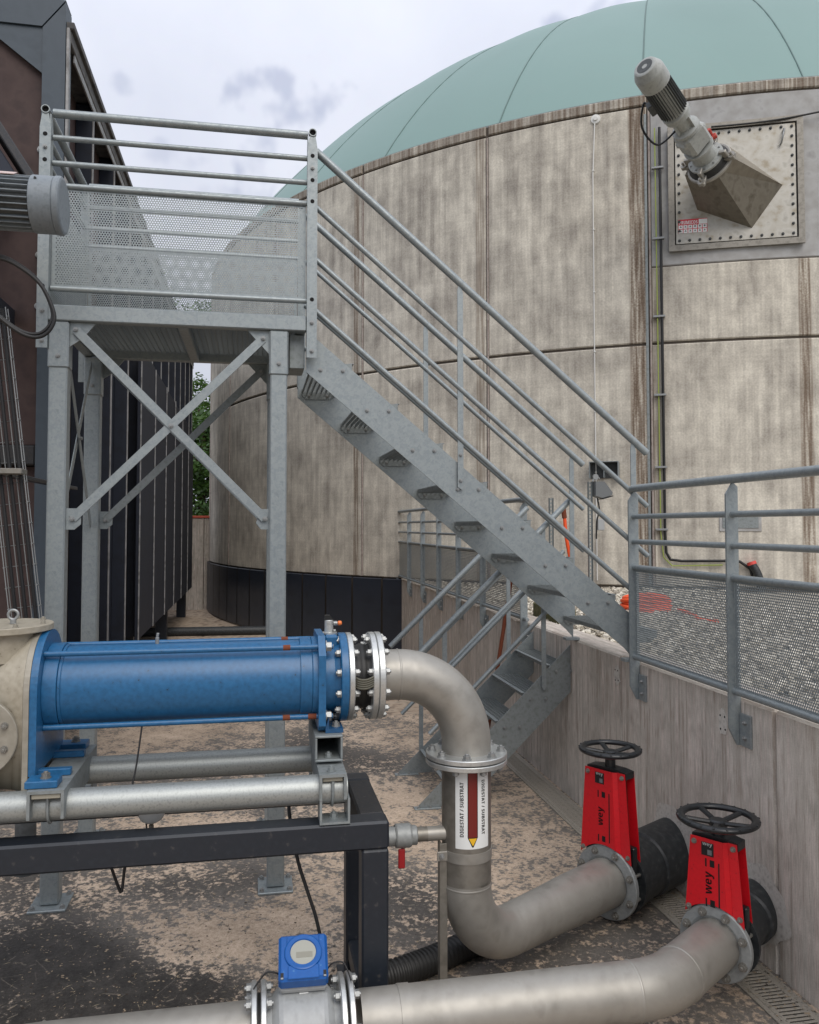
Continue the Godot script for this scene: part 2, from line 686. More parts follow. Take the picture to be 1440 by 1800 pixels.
	mottled("patch_concrete", ntex(512, 0.02, 6, 62, [rgb8(146, 145, 144), rgb8(170, 170, 169), rgb8(160, 159, 157), rgb8(150, 148, 145)]), 0.35, 0.9)
	mottled("mortar", ntex(512, 0.03, 6, 75, [rgb8(150, 146, 139), rgb8(188, 183, 175), rgb8(200, 196, 188), rgb8(168, 163, 155)]), 1.6, 0.95)
	mottled("bead", ntex(256, 0.03, 5, 76, [rgb8(120, 108, 100), rgb8(160, 150, 143), rgb8(140, 128, 120)]), 1.0, 0.85)
	# plain small ones
	flat("black_rubber", rgb8(34, 34, 33), 0.55)
	flat("black_paint", rgb8(26, 28, 30), 0.35)
	mottled("pe_black", ntex(512, 0.015, 6, 63, [rgb8(28, 30, 32), rgb8(38, 41, 43), rgb8(52, 55, 56), rgb8(84, 82, 78)], false, [0.0, 0.5, 0.8, 1.0]), 3.0, 0.5)
	flat("cable", rgb8(22, 22, 23), 0.5)
	mottled("braid", ntex(256, 0.08, 2, 64, [rgb8(74, 72, 62), rgb8(106, 104, 92)]), 20.0, 0.6, 0.3)
	flat("hole", rgb8(10, 10, 11), 0.9)
	flat("white_paint", rgb8(214, 214, 210), 0.45)
	flat("label_white", rgb8(222, 224, 222), 0.4)
	flat("label_brown", rgb8(110, 32, 26), 0.4)
	flat("label_black", rgb8(20, 18, 18), 0.5)
	flat("label_yellow", rgb8(226, 178, 40), 0.45)
	flat("sticker_red", rgb8(196, 52, 66), 0.5)
	flat("plate_black", rgb8(24, 24, 26), 0.4)
	flat("orange", rgb8(230, 84, 34), 0.45)
	flat("orange_fitting", rgb8(222, 116, 52), 0.45)
	flat("handle_red", rgb8(150, 20, 26), 0.4)
	flat("wire_green", rgb8(150, 164, 80), 0.6)
	flat("box_grey", rgb8(158, 160, 160), 0.55)
	flat("lamp_grey", rgb8(104, 107, 108), 0.5)
	var glass := flat("display_glass", rgb8(150, 150, 138), 0.12)
	glass.clearcoat_enabled = true
	flat("display", rgb8(134, 132, 120), 0.3)
	flat("rust", rgb8(112, 58, 36), 0.9)
	mottled("wood_old", ntex(256, 0.03, 5, 66, [rgb8(70, 74, 44), rgb8(110, 104, 74)]), 2.0, 0.9)
	mottled("bark", ntex(256, 0.03, 5, 67, [rgb8(58, 48, 40), rgb8(92, 80, 68)]), 1.5, 0.95)
	for q in [["leaf_a", 62, 92, 40], ["leaf_b", 84, 112, 52], ["leaf_c", 46, 72, 34]]:
		var lm := flat(q[0], rgb8(q[1], q[2], q[3]), 0.6)
		lm.backlight_enabled = true
		lm.backlight = rgb8(60, 84, 24)
	M.tank_concrete = tank_material()
	M.wall_concrete = wall_material()
	M.yard = yard_material()
	mottled("yard_far", ntex(1024, 0.012, 6, 68, [rgb8(70, 62, 56), rgb8(120, 106, 94), rgb8(170, 152, 133), rgb8(176, 160, 142), rgb8(140, 126, 112), rgb8(92, 84, 78)]), 0.3, 0.9)
	mottled("earth", ntex(512, 0.02, 5, 69, [rgb8(84, 84, 56), rgb8(120, 112, 84)]), 0.1, 0.95)
	mottled("gravel_base", ntex(512, 0.06, 4, 70, [rgb8(124, 118, 106), rgb8(176, 169, 155), rgb8(150, 143, 131)]), 2.0, 0.95)
	for q in [["stone_a", 190, 182, 166], ["stone_b", 156, 149, 137], ["stone_c", 212, 206, 192]]:
		flat(q[0], rgb8(q[1], q[2], q[3]), 0.9)
	mottled("cast_iron", ntex(256, 0.04, 5, 71, [rgb8(110, 105, 97), rgb8(166, 159, 147), rgb8(140, 133, 123)]), 4.0, 0.7, 0.2)
	flat("straw_a", rgb8(150, 140, 120), 0.9)
	flat("straw_b", rgb8(152, 136, 114), 0.9)
	flat("crumb_dark", rgb8(64, 54, 46), 0.95)


func tank_material() -> StandardMaterial3D:
	# weathered shuttered concrete: u along the wall, v down it (16.3 m by 7.3 m)
	var w := 2048
	var h := 1024
	var broad := nbytes(w, h, FastNoiseLite.TYPE_SIMPLEX_SMOOTH, 0.006, 5, 101)
	var streak := nbytes(w, h, FastNoiseLite.TYPE_SIMPLEX_SMOOTH, 0.05, 4, 102, 1, 40)
	var thin := nbytes(w, h, FastNoiseLite.TYPE_SIMPLEX_SMOOTH, 0.16, 3, 103, 1, 26)
	var grain := nbytes(w, h, FastNoiseLite.TYPE_SIMPLEX_SMOOTH, 0.22, 3, 104)
	var drip := nbytes(w, h, FastNoiseLite.TYPE_SIMPLEX_SMOOTH, 0.03, 5, 105, 1, 90)
	var board := nbytes(w, h, FastNoiseLite.TYPE_SIMPLEX_SMOOTH, 0.09, 3, 106, 16, 1)
	var blot := nbytes(w, h, FastNoiseLite.TYPE_SIMPLEX_SMOOTH, 0.03, 6, 107, 1, 2, 20.0)
	var out := PackedByteArray()
	out.resize(w * h * 3)
	# brown run-off beside the vertical joints: [angle, width, strength]
	var bands := [[-28.85, 0.55, 1.0], [-39.75, 0.30, 0.55], [-50.85, 0.26, 0.8], [-61.8, 0.2, 0.5], [-72.4, 0.2, 0.45], [-18.9, 0.35, 0.9], [-27.9, 0.3, 0.55]]
	var bandw := PackedFloat32Array()
	bandw.resize(w)
	for x in w:
		var a := -84.0 + 72.0 * x / w
		var k := 0.0
		for b in bands:
			var d: float = absf(a - b[0]) / b[1]
			if d < 1.2:
				k = maxf(k, b[2] * clampf((1.2 - d) * 3.0, 0.0, 1.0))
		bandw[x] = k
	for y in h:
		var hy := 8.5 - 7.27 * y / h
		for x in w:
			var i := y * w + x
			var b := broad[i] / 255.0
			var s := streak[i] / 255.0
			var t := thin[i] / 255.0
			var g := grain[i] / 255.0
			var lo := board[i] / 255.0
			# stain amount: streaks that break up in the broad pattern
			var k := clampf((s - 0.5) * 0.75 + (b - 0.5) * 1.0 + (t - 0.5) * 0.5 + (blot[i] / 255.0 - 0.5) * 1.1, -0.6, 0.9)
			var dr := clampf((drip[i] / 255.0 - 0.48) * 3.4, 0.0, 1.0) * clampf((hy - 4.2 + (b - 0.5) * 5.0) / 3.2, 0.0, 1.0)
			k += dr * 0.5
			var br := bandw[x] * clampf(0.35 + (t - 0.4) * 1.3 + (g - 0.4) * 0.9, 0.0, 1.0)
			if hy > 8.32:
				br = maxf(br, clampf(0.30 + (t - 0.5) * 1.1, 0.0, 0.6))
				k += 0.45
			var gr := (g - 0.5) * 30.0 + (lo - 0.5) * 10.0
			var r := 186.0 - k * 40.0 + gr
			var gg := 180.0 - k * 40.0 + gr
			var bb := 168.0 - k * 37.0 + gr
			r = lerpf(r, 98.0 + gr, br)
			gg = lerpf(gg, 82.0 + gr, br)
			bb = lerpf(bb, 68.0 + gr, br)
			out[i * 3] = clampi(int(r), 0, 255)
			out[i * 3 + 1] = clampi(int(gg), 0, 255)
			out[i * 3 + 2] = clampi(int(bb), 0, 255)
	var m := flat("tank_concrete", Color.WHITE, 0.92)
	m.albedo_texture = ImageTexture.create_from_image(Image.create_from_data(w, h, false, Image.FORMAT_RGB8, out))
	m.texture_repeat = true
	return m


func wall_material() -> StandardMaterial3D:
	# board-marked concrete, one tile is 4 m long and 1.3 m high
	var w := 2048
	var h := 640
	var broad := nbytes(w, h, FastNoiseLite.TYPE_SIMPLEX_SMOOTH, 0.008, 5, 111)
	var fibre := nbytes(w, h, FastNoiseLite.TYPE_SIMPLEX_SMOOTH, 0.24, 4, 112, 1, 14)
	var streak := nbytes(w, h, FastNoiseLite.TYPE_SIMPLEX_SMOOTH, 0.04, 4, 113, 1, 30)
	var grain := nbytes(w, h, FastNoiseLite.TYPE_SIMPLEX_SMOOTH, 0.25, 3, 114)
	var out := PackedByteArray()
	out.resize(w * h * 3)
	for y in h:
		for x in w:
			var i := y * w + x
			var f := fibre[i] / 255.0
			var b := broad[i] / 255.0
			var s := streak[i] / 255.0
			var g := grain[i] / 255.0
			var board := int(x / 51.2)
			var tone := fmod(sin(board * 12.9898) * 43758.5453, 1.0) * 10.0
			var k := (f - 0.5) * 48.0 + (b - 0.5) * 50.0 + (g - 0.5) * 26.0 + tone * 0.5
			var dark := clampf((s - 0.60) * 2.2 + (b - 0.5) * 1.7 + (f - 0.5) * 1.5, 0.0, 0.75)
			var pink := clampf((0.5 - s) * 1.6, 0.0, 0.5)
			var r := lerpf(190.0 + k, 138.0 + k * 0.7, dark) + pink * 4.0
			var gg := lerpf(183.0 + k, 126.0 + k * 0.7, dark) - pink * 5.0
			var bb := lerpf(173.0 + k, 115.0 + k * 0.7, dark) - pink * 4.0
			out[i * 3] = clampi(int(r), 0, 255)
			out[i * 3 + 1] = clampi(int(gg), 0, 255)
			out[i * 3 + 2] = clampi(int(bb), 0, 255)
	var m := flat("wall_concrete", Color.WHITE, 0.92)
	m.albedo_texture = ImageTexture.create_from_image(Image.create_from_data(w, h, false, Image.FORMAT_RGB8, out))
	m.uv1_scale = Vector3(0.25, 1.0 / 1.3, 1)
	m.texture_repeat = true
	return m


func yard_material() -> StandardMaterial3D:
	# concrete floor under dried slurry, soil and chaff: x -3.6 .. 2.5, z -9.1 .. -2.1
	var w := 1792
	var h := 2048
	var broad := nbytes(w, h, FastNoiseLite.TYPE_SIMPLEX_SMOOTH, 0.004, 6, 121)
	var mid := nbytes(w, h, FastNoiseLite.TYPE_SIMPLEX_SMOOTH, 0.02, 6, 122, 1, 1, 30.0)
	var fine := nbytes(w, h, FastNoiseLite.TYPE_SIMPLEX_SMOOTH, 0.11, 4, 123)
	var flake := nbytes(w, h, FastNoiseLite.TYPE_SIMPLEX_SMOOTH, 0.05, 5, 127, 1, 1, 12.0)
	var grain := nbytes(w, h, FastNoiseLite.TYPE_SIMPLEX_SMOOTH, 0.4, 2, 125)
	# where the photograph shows bare dark concrete (+) and where pale soil lies (-): [x, z, radius, amount]
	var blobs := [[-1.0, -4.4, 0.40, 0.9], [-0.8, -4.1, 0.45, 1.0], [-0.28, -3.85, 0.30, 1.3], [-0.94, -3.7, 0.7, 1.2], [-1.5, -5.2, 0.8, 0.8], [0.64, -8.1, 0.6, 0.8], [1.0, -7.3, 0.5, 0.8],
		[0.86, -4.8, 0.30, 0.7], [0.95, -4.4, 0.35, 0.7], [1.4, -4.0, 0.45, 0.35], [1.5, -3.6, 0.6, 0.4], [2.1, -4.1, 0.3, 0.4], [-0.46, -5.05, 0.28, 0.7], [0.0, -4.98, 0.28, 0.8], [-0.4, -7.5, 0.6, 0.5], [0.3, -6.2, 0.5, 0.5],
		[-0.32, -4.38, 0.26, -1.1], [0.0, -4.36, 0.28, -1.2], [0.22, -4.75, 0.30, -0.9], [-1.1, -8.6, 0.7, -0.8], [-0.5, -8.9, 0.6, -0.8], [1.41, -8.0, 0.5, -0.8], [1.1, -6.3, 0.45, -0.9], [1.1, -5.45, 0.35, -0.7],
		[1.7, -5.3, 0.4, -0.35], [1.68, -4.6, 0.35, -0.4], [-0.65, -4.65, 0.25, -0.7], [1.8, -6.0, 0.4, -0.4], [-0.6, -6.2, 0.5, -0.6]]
	var bias := Image.create(96, 96, false, Image.FORMAT_RF)
	for y in 96:
		for x in 96:
			var p := Vector2(-3.6 + 6.1 * x / 95.0, -9.1 + 7.0 * y / 95.0)
			var k := 0.0
			for b in blobs:
				var d = p.distance_to(Vector2(b[0], b[1])) / b[2]
				k += b[3] * exp(-d * d)
			bias.set_pixel(x, y, Color(k, 0, 0))
	bias.resize(w, h, Image.INTERPOLATE_CUBIC)
	var bf := bias.get_data().to_float32_array()
	# chips and straws pressed into the floor
	var mark := PackedFloat32Array()
	mark.resize(w * h)
	var rg := RandomNumberGenerator.new()
	rg.seed = 77
	for i in 2600:
		var x := rg.randf() * w
		var y := h * (0.25 + 0.75 * rg.randf())
		var a := rg.randfn(0.15, 0.7)
		var L := int(rg.randf_range(3, 18) if rg.randf() < 0.9 else rg.randf_range(18, 50))
		var wd := 1 if L > 18 else rg.randi_range(1, 3)
		var tone := rg.randf_range(0.35, 0.9) * (1.0 if rg.randf() < 0.86 else -0.8)
		for k in L:
			x += cos(a)
			y += sin(a)
			a += rg.randfn(0.0, 0.012)
			for q in wd:
				var xi := int(x)
				var yi := int(y) + q
				if xi >= 0 and xi < w and yi >= 0 and yi < h:
					mark[yi * w + xi] = tone
	var out := PackedByteArray()
	out.resize(w * h * 3)
	for y in h:
		for x in w:
			var i := y * w + x
			var b := broad[i] / 255.0
			var m := mid[i] / 255.0
			var f := fine[i] / 255.0
			var g := grain[i] / 255.0
			# soil cover with a crumbled edge
			var c := flake[i] / 255.0
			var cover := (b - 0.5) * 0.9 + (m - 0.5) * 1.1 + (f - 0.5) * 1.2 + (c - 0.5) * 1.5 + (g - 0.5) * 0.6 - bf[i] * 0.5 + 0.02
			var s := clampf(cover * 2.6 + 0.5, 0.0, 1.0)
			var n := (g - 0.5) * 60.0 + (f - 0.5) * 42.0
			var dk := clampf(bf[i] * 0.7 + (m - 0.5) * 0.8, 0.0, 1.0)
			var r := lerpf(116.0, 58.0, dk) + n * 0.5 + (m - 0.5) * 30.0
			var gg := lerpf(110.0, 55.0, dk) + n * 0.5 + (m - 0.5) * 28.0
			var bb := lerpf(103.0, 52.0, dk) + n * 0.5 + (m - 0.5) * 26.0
			var tone := (b - 0.5) * 40.0 + (m - 0.5) * 26.0
			r = lerpf(r, 176.0 + n * 0.8 + tone, s)
			gg = lerpf(gg, 157.0 + n * 0.8 + tone * 0.95, s)
			bb = lerpf(bb, 137.0 + n * 0.8 + tone * 0.9, s)
			var k := mark[i]
			if k > 0.0:
				r = lerpf(r, 176.0, k * 0.7)
				gg = lerpf(gg, 162.0, k * 0.7)
				bb = lerpf(bb, 143.0, k * 0.7)
			elif k < 0.0:
				r = lerpf(r, 58.0, -k)
				gg = lerpf(gg, 48.0, -k)
				bb = lerpf(bb, 40.0, -k)
			out[i * 3] = clampi(int(r), 0, 255)
			out[i * 3 + 1] = clampi(int(gg), 0, 255)
			out[i * 3 + 2] = clampi(int(bb), 0, 255)
	var mt := flat("yard", Color.WHITE, 0.88)
	mt.albedo_texture = ImageTexture.create_from_image(Image.create_from_data(w, h, false, Image.FORMAT_RGB8, out))
	mt.uv1_scale = Vector3(1.0 / 6.1, 1.0 / 7.0, 1)
	mt.uv1_offset = Vector3(3.6 / 6.1, 9.1 / 7.0, 0)
	mt.texture_repeat = true
	return mt


func make_shared() -> void:
	# hexagon bolt on a washer, across flats about 1.7, base at the origin, along +y
	var mb := MB.new()
	mb.lathe(Transform3D(), [Vector2(1.25, 0), Vector2(1.25, 0.22), Vector2(0, 0.22)], 14)
	var hx := []
	for k in 6:
		hx.append(Vector2(cos(TAU * k / 6.0), sin(TAU * k / 6.0)))
	mb.prism(hx, -1.15, -0.22, Transform3D(Basis(Vector3.RIGHT, PI / 2), Vector3.ZERO))
	mb.lathe(Transform3D(), [Vector2(0.5, 1.15), Vector2(0.5, 1.5), Vector2(0.42, 1.58), Vector2(0, 1.58)], 10)
	S.bolt = mb.mesh()
	var st := MB.new()
	# rough stone
	var pts := []
	for i in 3:
		for k in 6:
			var a := TAU * k / 6.0 + i * 0.5
			var rr = [0.55, 1.0, 0.6][i] * (0.8 + 0.35 * fmod(absf(sin(i * 7.1 + k * 3.3)) * 9.7, 1.0))
			pts.append(Vector3(cos(a) * rr, [-0.45, 0.0, 0.42][i], sin(a) * rr * 0.8))
	for i in 2:
		for k in 6:
			var a: Vector3 = pts[i * 6 + k]
			var b: Vector3 = pts[i * 6 + (k + 1) % 6]
			var c: Vector3 = pts[i * 6 + 6 + (k + 1) % 6]
			var d: Vector3 = pts[i * 6 + 6 + k]
			st.face([a, b, c], a + b + c)
			st.face([a, c, d], a + c + d)
	st.face([pts[12], pts[13], pts[14], pts[15], pts[16], pts[17]], Vector3.UP)
	S.stone = st.mesh()


# ------------------------------------------------------------------ the setting

const TC := Vector3(11.802, 0, -22.491)   # tank centre
const TR := 12.97                         # tank radius
const WALL_X := 2.42                      # yard face of the retaining wall
const WALL_TOP := 1.23


func tank_point(deg: float, y: float, r := TR) -> Vector3:
	var a := deg_to_rad(deg)
	return TC + Vector3(sin(a) * r, y, cos(a) * r)


func build_ground() -> void:
	var g := MB.new()
	g.face([Vector3(-900, -0.03, -900), Vector3(900, -0.03, -900), Vector3(900, -0.03, 900), Vector3(-900, -0.03, 900)], Vector3.UP)
	structure("ground", g, M.earth)
	var y1 := MB.new()
	y1.span(Vector3(-3.6, -0.02, -9.09), Vector3(2.52, 0.0, -2.1))
	structure("yard_floor", y1, M.yard)
	var y2 := MB.new()
	y2.span(Vector3(-9.0, -0.02, -24.0), Vector3(4.0, 0.0, -9.1))
	y2.span(Vector3(-9.0, -0.02, -9.1), Vector3(-3.61, 0.0, 6.0))
	y2.span(Vector3(-3.6, -0.02, -2.09), Vector3(2.52, 0.0, 6.0))
	structure("yard_floor", y2, M.yard_far)
	var t := MB.new()
	t.span(Vector3(2.66, -0.02, -24.0), Vector3(40.0, 1.17, 8.0))
	structure("gravel_terrace", t, M.gravel_base)
	# loose gravel in front of the tank
	for q in 3:
		var mm := MultiMesh.new()
		mm.transform_format = MultiMesh.TRANSFORM_3D
		mm.mesh = S.stone
		var places := []
		while places.size() < 4600:
			var z := rng.randf_range(-13.4, -2.0)
			var x := rng.randf_range(2.68, 7.5)
			var p := Vector3(x, 0, z)
			if Vector2(x - TC.x, z - TC.z).length() < TR + 0.02 or x > 3.9 - z * 0.25:
				continue
			var s := rng.randf_range(0.012, 0.034)
			p.y = 1.172 + s * 0.3 + rng.randf() * 0.02
			places.append(Transform3D(Basis.from_euler(Vector3(rng.randf() * 0.8, rng.randf() * TAU, rng.randf() * 0.8)).scaled_local(Vector3(s * 1.2, s, s)), p))
		mm.instance_count = places.size()
		for i in places.size():
			mm.set_instance_transform(i, places[i])
		var o := MultiMeshInstance3D.new()
		o.name = numbered("gravel")
		o.multimesh = mm
		o.material_override = M[["stone_a", "stone_b", "stone_c"][q]]
		add_child(o)
		tag(o, ["beige gravel stones lying between the wall and the tank", "dark grey gravel stones lying between the wall and the tank", "pale gravel stones lying between the wall and the tank"][q], "gravel")
		o.set_meta("kind", "stuff")


func tank_panel(a0: float, a1: float, y0: float, y1: float, r: float, depth: float) -> MB:
	# curved concrete panel with a small chamfer round its edge
	var mb := MB.new()
	var k := 8
	var cy := 0.016
	var ca := rad_to_deg(cy / r)
	var rows := [[y0, r - depth, a0, a1], [y0, r - cy, a0, a1], [y0 + cy, r, a0 + ca, a1 - ca], [y1 - cy, r, a0 + ca, a1 - ca], [y1, r - cy, a0, a1], [y1, r - depth, a0, a1]]
	for i in range(rows.size() - 1):
		var b := mb.v.size()
		var nn := [Vector2(0, -1), Vector2(0.7, -0.7), Vector2(1, 0), Vector2(0.7, 0.7), Vector2(0, 1)][i] as Vector2
		for j in range(k + 1):
			for e in [rows[i], rows[i + 1]]:
				var a: float = lerpf(e[2], e[3], float(j) / k)
				var p := tank_point(a, e[0], e[1])
				var rad := deg_to_rad(a)
				mb.vert(p, Vector3(sin(rad) * nn.x, nn.y, cos(rad) * nn.x), Vector2((a + 84.0) / 72.0, (8.5 - e[0]) / 7.27))
		for j in k:
			var o := b + j * 2
			mb.tri(o, o + 2, o + 1)
			mb.tri(o + 1, o + 2, o + 3)
	for e in [[a0, ca, -1.0], [a1, -ca, 1.0]]:
		var rad := deg_to_rad(e[0])
		var side = Vector3(cos(rad), 0, -sin(rad)) * e[2]
		var pts := [tank_point(e[0], y0, r - depth), tank_point(e[0], y0, r - cy), tank_point(e[0], y1, r - cy), tank_point(e[0], y1, r - depth)]
		var b := mb.v.size()
		mb.face(pts, side)
		var p2 := [tank_point(e[0], y0, r - cy), tank_point(e[0] + e[1], y0 + cy, r), tank_point(e[0] + e[1], y1 - cy, r), tank_point(e[0], y1, r - cy)]
		mb.face(p2, side + Vector3(sin(rad), 0, cos(rad)))
		for i in range(b, mb.v.size()):
			mb.t[i] = Vector2((e[0] + 84.0) / 72.0, (8.5 - mb.v[i].y) / 7.27)
	return mb


func build_tank() -> void:
	var t := thing("digester_tank", "large round streaked concrete tank under a green domed membrane roof", "tank", TC)
	# core behind the panels: what shows at the bottom of the joints
	var core := MB.new()
	core.lathe(Transform3D(Basis(), TC), [Vector2(TR - 0.03, 0.0), Vector2(TR - 0.03, 8.49), Vector2(TR - 0.5, 8.49)], 160)
	part(t, "wall_core", core, M.joint)
	var edges := []
	var a := -116.4
	while a < 90.0:
		edges.append(a)
		a += 11.03
	for i in range(edges.size() - 1):
		var a0: float = edges[i] + 0.10
		var a1: float = edges[i + 1] - 0.10
		var mid: float = (a0 + a1) * 0.5
		var hatch := mid > -28.0 and mid < -17.5
		var rows := [[1.23, 4.748], [4.785, 8.315], [8.345, 8.5]]
		if hatch:
			rows = [[1.23, 4.748], [4.785, 5.89], [8.345, 8.5]]
		for q in rows:
			part(t, "concrete_panel", tank_panel(a0, a1, q[0], q[1], TR, 0.05), M.tank_concrete)
		if hatch:
			# the opening round the agitator plate has been made up with smoother grey concrete, set back a little
			part(t, "concrete_infill", tank_panel(a0, a1, 5.905, 8.325, TR - 0.018, 0.05), M.patch_concrete)
	# bead of sealant in each upright joint
	for e in edges:
		if e > -85.0 and e < 0.0:
			var sb := MB.new()
			sb.tube([tank_point(e + 0.035, 1.24, TR - 0.006), tank_point(e + 0.035, 8.3, TR - 0.006)], 0.017, 8)
			part(t, "joint_bead", sb, M.bead)
	# dark sheet cladding on the buried part, seen from the yard
	var c := -96.0
	while c < -45.0:
		var mb := MB.new()
		mb.lathe(Transform3D(Basis(), TC), [Vector2(TR + 0.02, 0.03), Vector2(TR + 0.05, 0.03), Vector2(TR + 0.05, 1.2), Vector2(TR + 0.02, 1.215)], 4, false, deg_to_rad(c + 0.09), deg_to_rad(c + 2.91))
		part(t, "cladding_panel", mb, M.cladding)
		c += 3.0
	# domed membrane of welded gores
	var hd := 6.75
	var rb := TR - 0.10
	var rs := (rb * rb + hd * hd) / (2.0 * hd)
	var cyy := 8.5 + hd - rs
	for g in 36:
		var g0 := -178.5 + g * 10.0
		var mb := MB.new()
		var na := 8
		var ne := 26
		var emax := acos((8.45 - cyy) / rs)
		var b := mb.v.size()
		for i in range(ne + 1):
			var e := emax * i / ne
			for j in range(na + 1):
				var f := float(j) / na
				var aa := deg_to_rad(g0 + 10.0 * f)
				var bulge := 0.035 * sin(f * PI) * sin(e / emax * PI * 0.9)
				var rr := rs + bulge
				var nn := Vector3(sin(aa) * sin(e), cos(e), cos(aa) * sin(e))
				mb.vert(TC + Vector3(0, cyy, 0) + nn * rr, nn)
		for i in ne:
			for j in na:
				var o := b + i * (na + 1) + j
				mb.tri(o, o + na + 1, o + 1)
				mb.tri(o + 1, o + na + 1, o + na + 2)
		part(t, "membrane_gore", mb, M.membrane)
		if g0 > -120.0 and g0 < 40.0:
			var sm := MB.new()
			var path := []
			for i in range(ne + 1):
				var e := emax * (0.08 + 0.92 * i / ne)
				var aa := deg_to_rad(g0)
				path.append(TC + Vector3(0, cyy, 0) + Vector3(sin(aa) * sin(e), cos(e), cos(aa) * sin(e)) * (rs + 0.002))
			sm.tube(path, 0.012, 5)
			part(t, "weld_seam", sm, M.seam)
	var ring := MB.new()
	ring.lathe(Transform3D(Basis(), TC), [Vector2(rb - 0.02, 8.5), Vector2(rb + 0.05, 8.5), Vector2(rb + 0.05, 8.53), Vector2(rb - 0.02, 8.56)], 160)
	part(t, "clamp_ring", ring, M.galv_old)


func build_retaining_wall() -> void:
	var t := thing("retaining_wall", "low board-marked concrete retaining wall between yard and gravel", "wall", Vector3(WALL_X, 0, -5))
	var cuts := [-13.62, -11.4, -9.2, -7.0, -5.18, -3.53, -1.3, 0.9, 3.1]
	for i in range(cuts.size() - 1):
		var mb := MB.new()
		mb.span(Vector3(WALL_X, -0.02, cuts[i] + 0.004), Vector3(WALL_X + 0.25, WALL_TOP, cuts[i + 1] - 0.004), 0.012)
		part(t, "wall_section", mb, M.wall_concrete)
	# formwork ribs cast into the far stretch: shallow upright strips
	var z := -13.5
	while z < -7.1:
		var mb := MB.new()
		mb.span(Vector3(WALL_X - 0.006, 0.0, z), Vector3(WALL_X + 0.01, WALL_TOP - 0.015, z + rng.randf_range(0.08, 0.16)), 0.004)
		part(t, "board_strip", mb, M.wall_concrete)
		z += rng.randf_range(0.26, 0.4)
	# roughly filled fixing points of an earlier railing
	for q in [[-3.96, 1.07], [-5.24, 1.09], [-2.86, 1.07]]:
		var pb := MB.new()
		var ring := []
		for j in 14:
			var a := TAU * j / 14.0
			ring.append(Vector2(cos(a) * 0.045 * rng.randf_range(0.75, 1.2), sin(a) * 0.07 * rng.randf_range(0.75, 1.15)))
		pb.prism(ring, -0.004, 0.003, Transform3D(Basis(Vector3(0, 0, 1), Vector3.UP, Vector3(-1, 0, 0)), Vector3(WALL_X, q[1], q[0])))
		var pt := part(t, "filled_patch", pb, M.mortar)
		for e in [[-0.022, 0.035], [0.02, 0.035], [-0.02, -0.035], [0.024, -0.03]]:
			var hp := MB.new()
			hp.cyl(Vector3(WALL_X - 0.0032, q[1] + e[1], q[0] + e[0]), Vector3(WALL_X - 0.0042, q[1] + e[1], q[0] + e[0]), 0.006, -1.0, 8)
			part(pt, "fixing_hole", hp, M.hole)


func build_far_wall() -> void:
	var t := thing("concrete_wall", "plain concrete wall topped in orange red between container and tank", "wall", Vector3(-2.2, 0, -21.4))
	var x := -6.0
	while x < -0.9:
		var mb := MB.new()
		mb.span(Vector3(x + 0.005, -0.02, -21.6), Vector3(minf(x + 0.95, -0.88) - 0.005, 2.3, -21.35), 0.01)
		part(t, "wall_section", mb, M.wall_concrete)
		x += 0.95
	var c := MB.new()
	c.span(Vector3(-6.0, 2.302, -21.63), Vector3(-0.9, 2.36, -21.32), 0.01)
	part(t, "red_capping", c, flat("capping_red", rgb8(196, 92, 72), 0.7))
	var r := MB.new()
	r.tube(smooth_path([Vector3(-0.86, 1.25, -20.6), Vector3(-0.88, 0.9, -20.6), Vector3(-0.84, 0.5, -20.62), Vector3(-0.88, 0.05, -20.6)]), 0.035, 8)
	var o := part(self, "rusty_pipe", r, M.rust)
	tag(o, "thin rusty upright pipe where far wall meets tank cladding", "pipe")


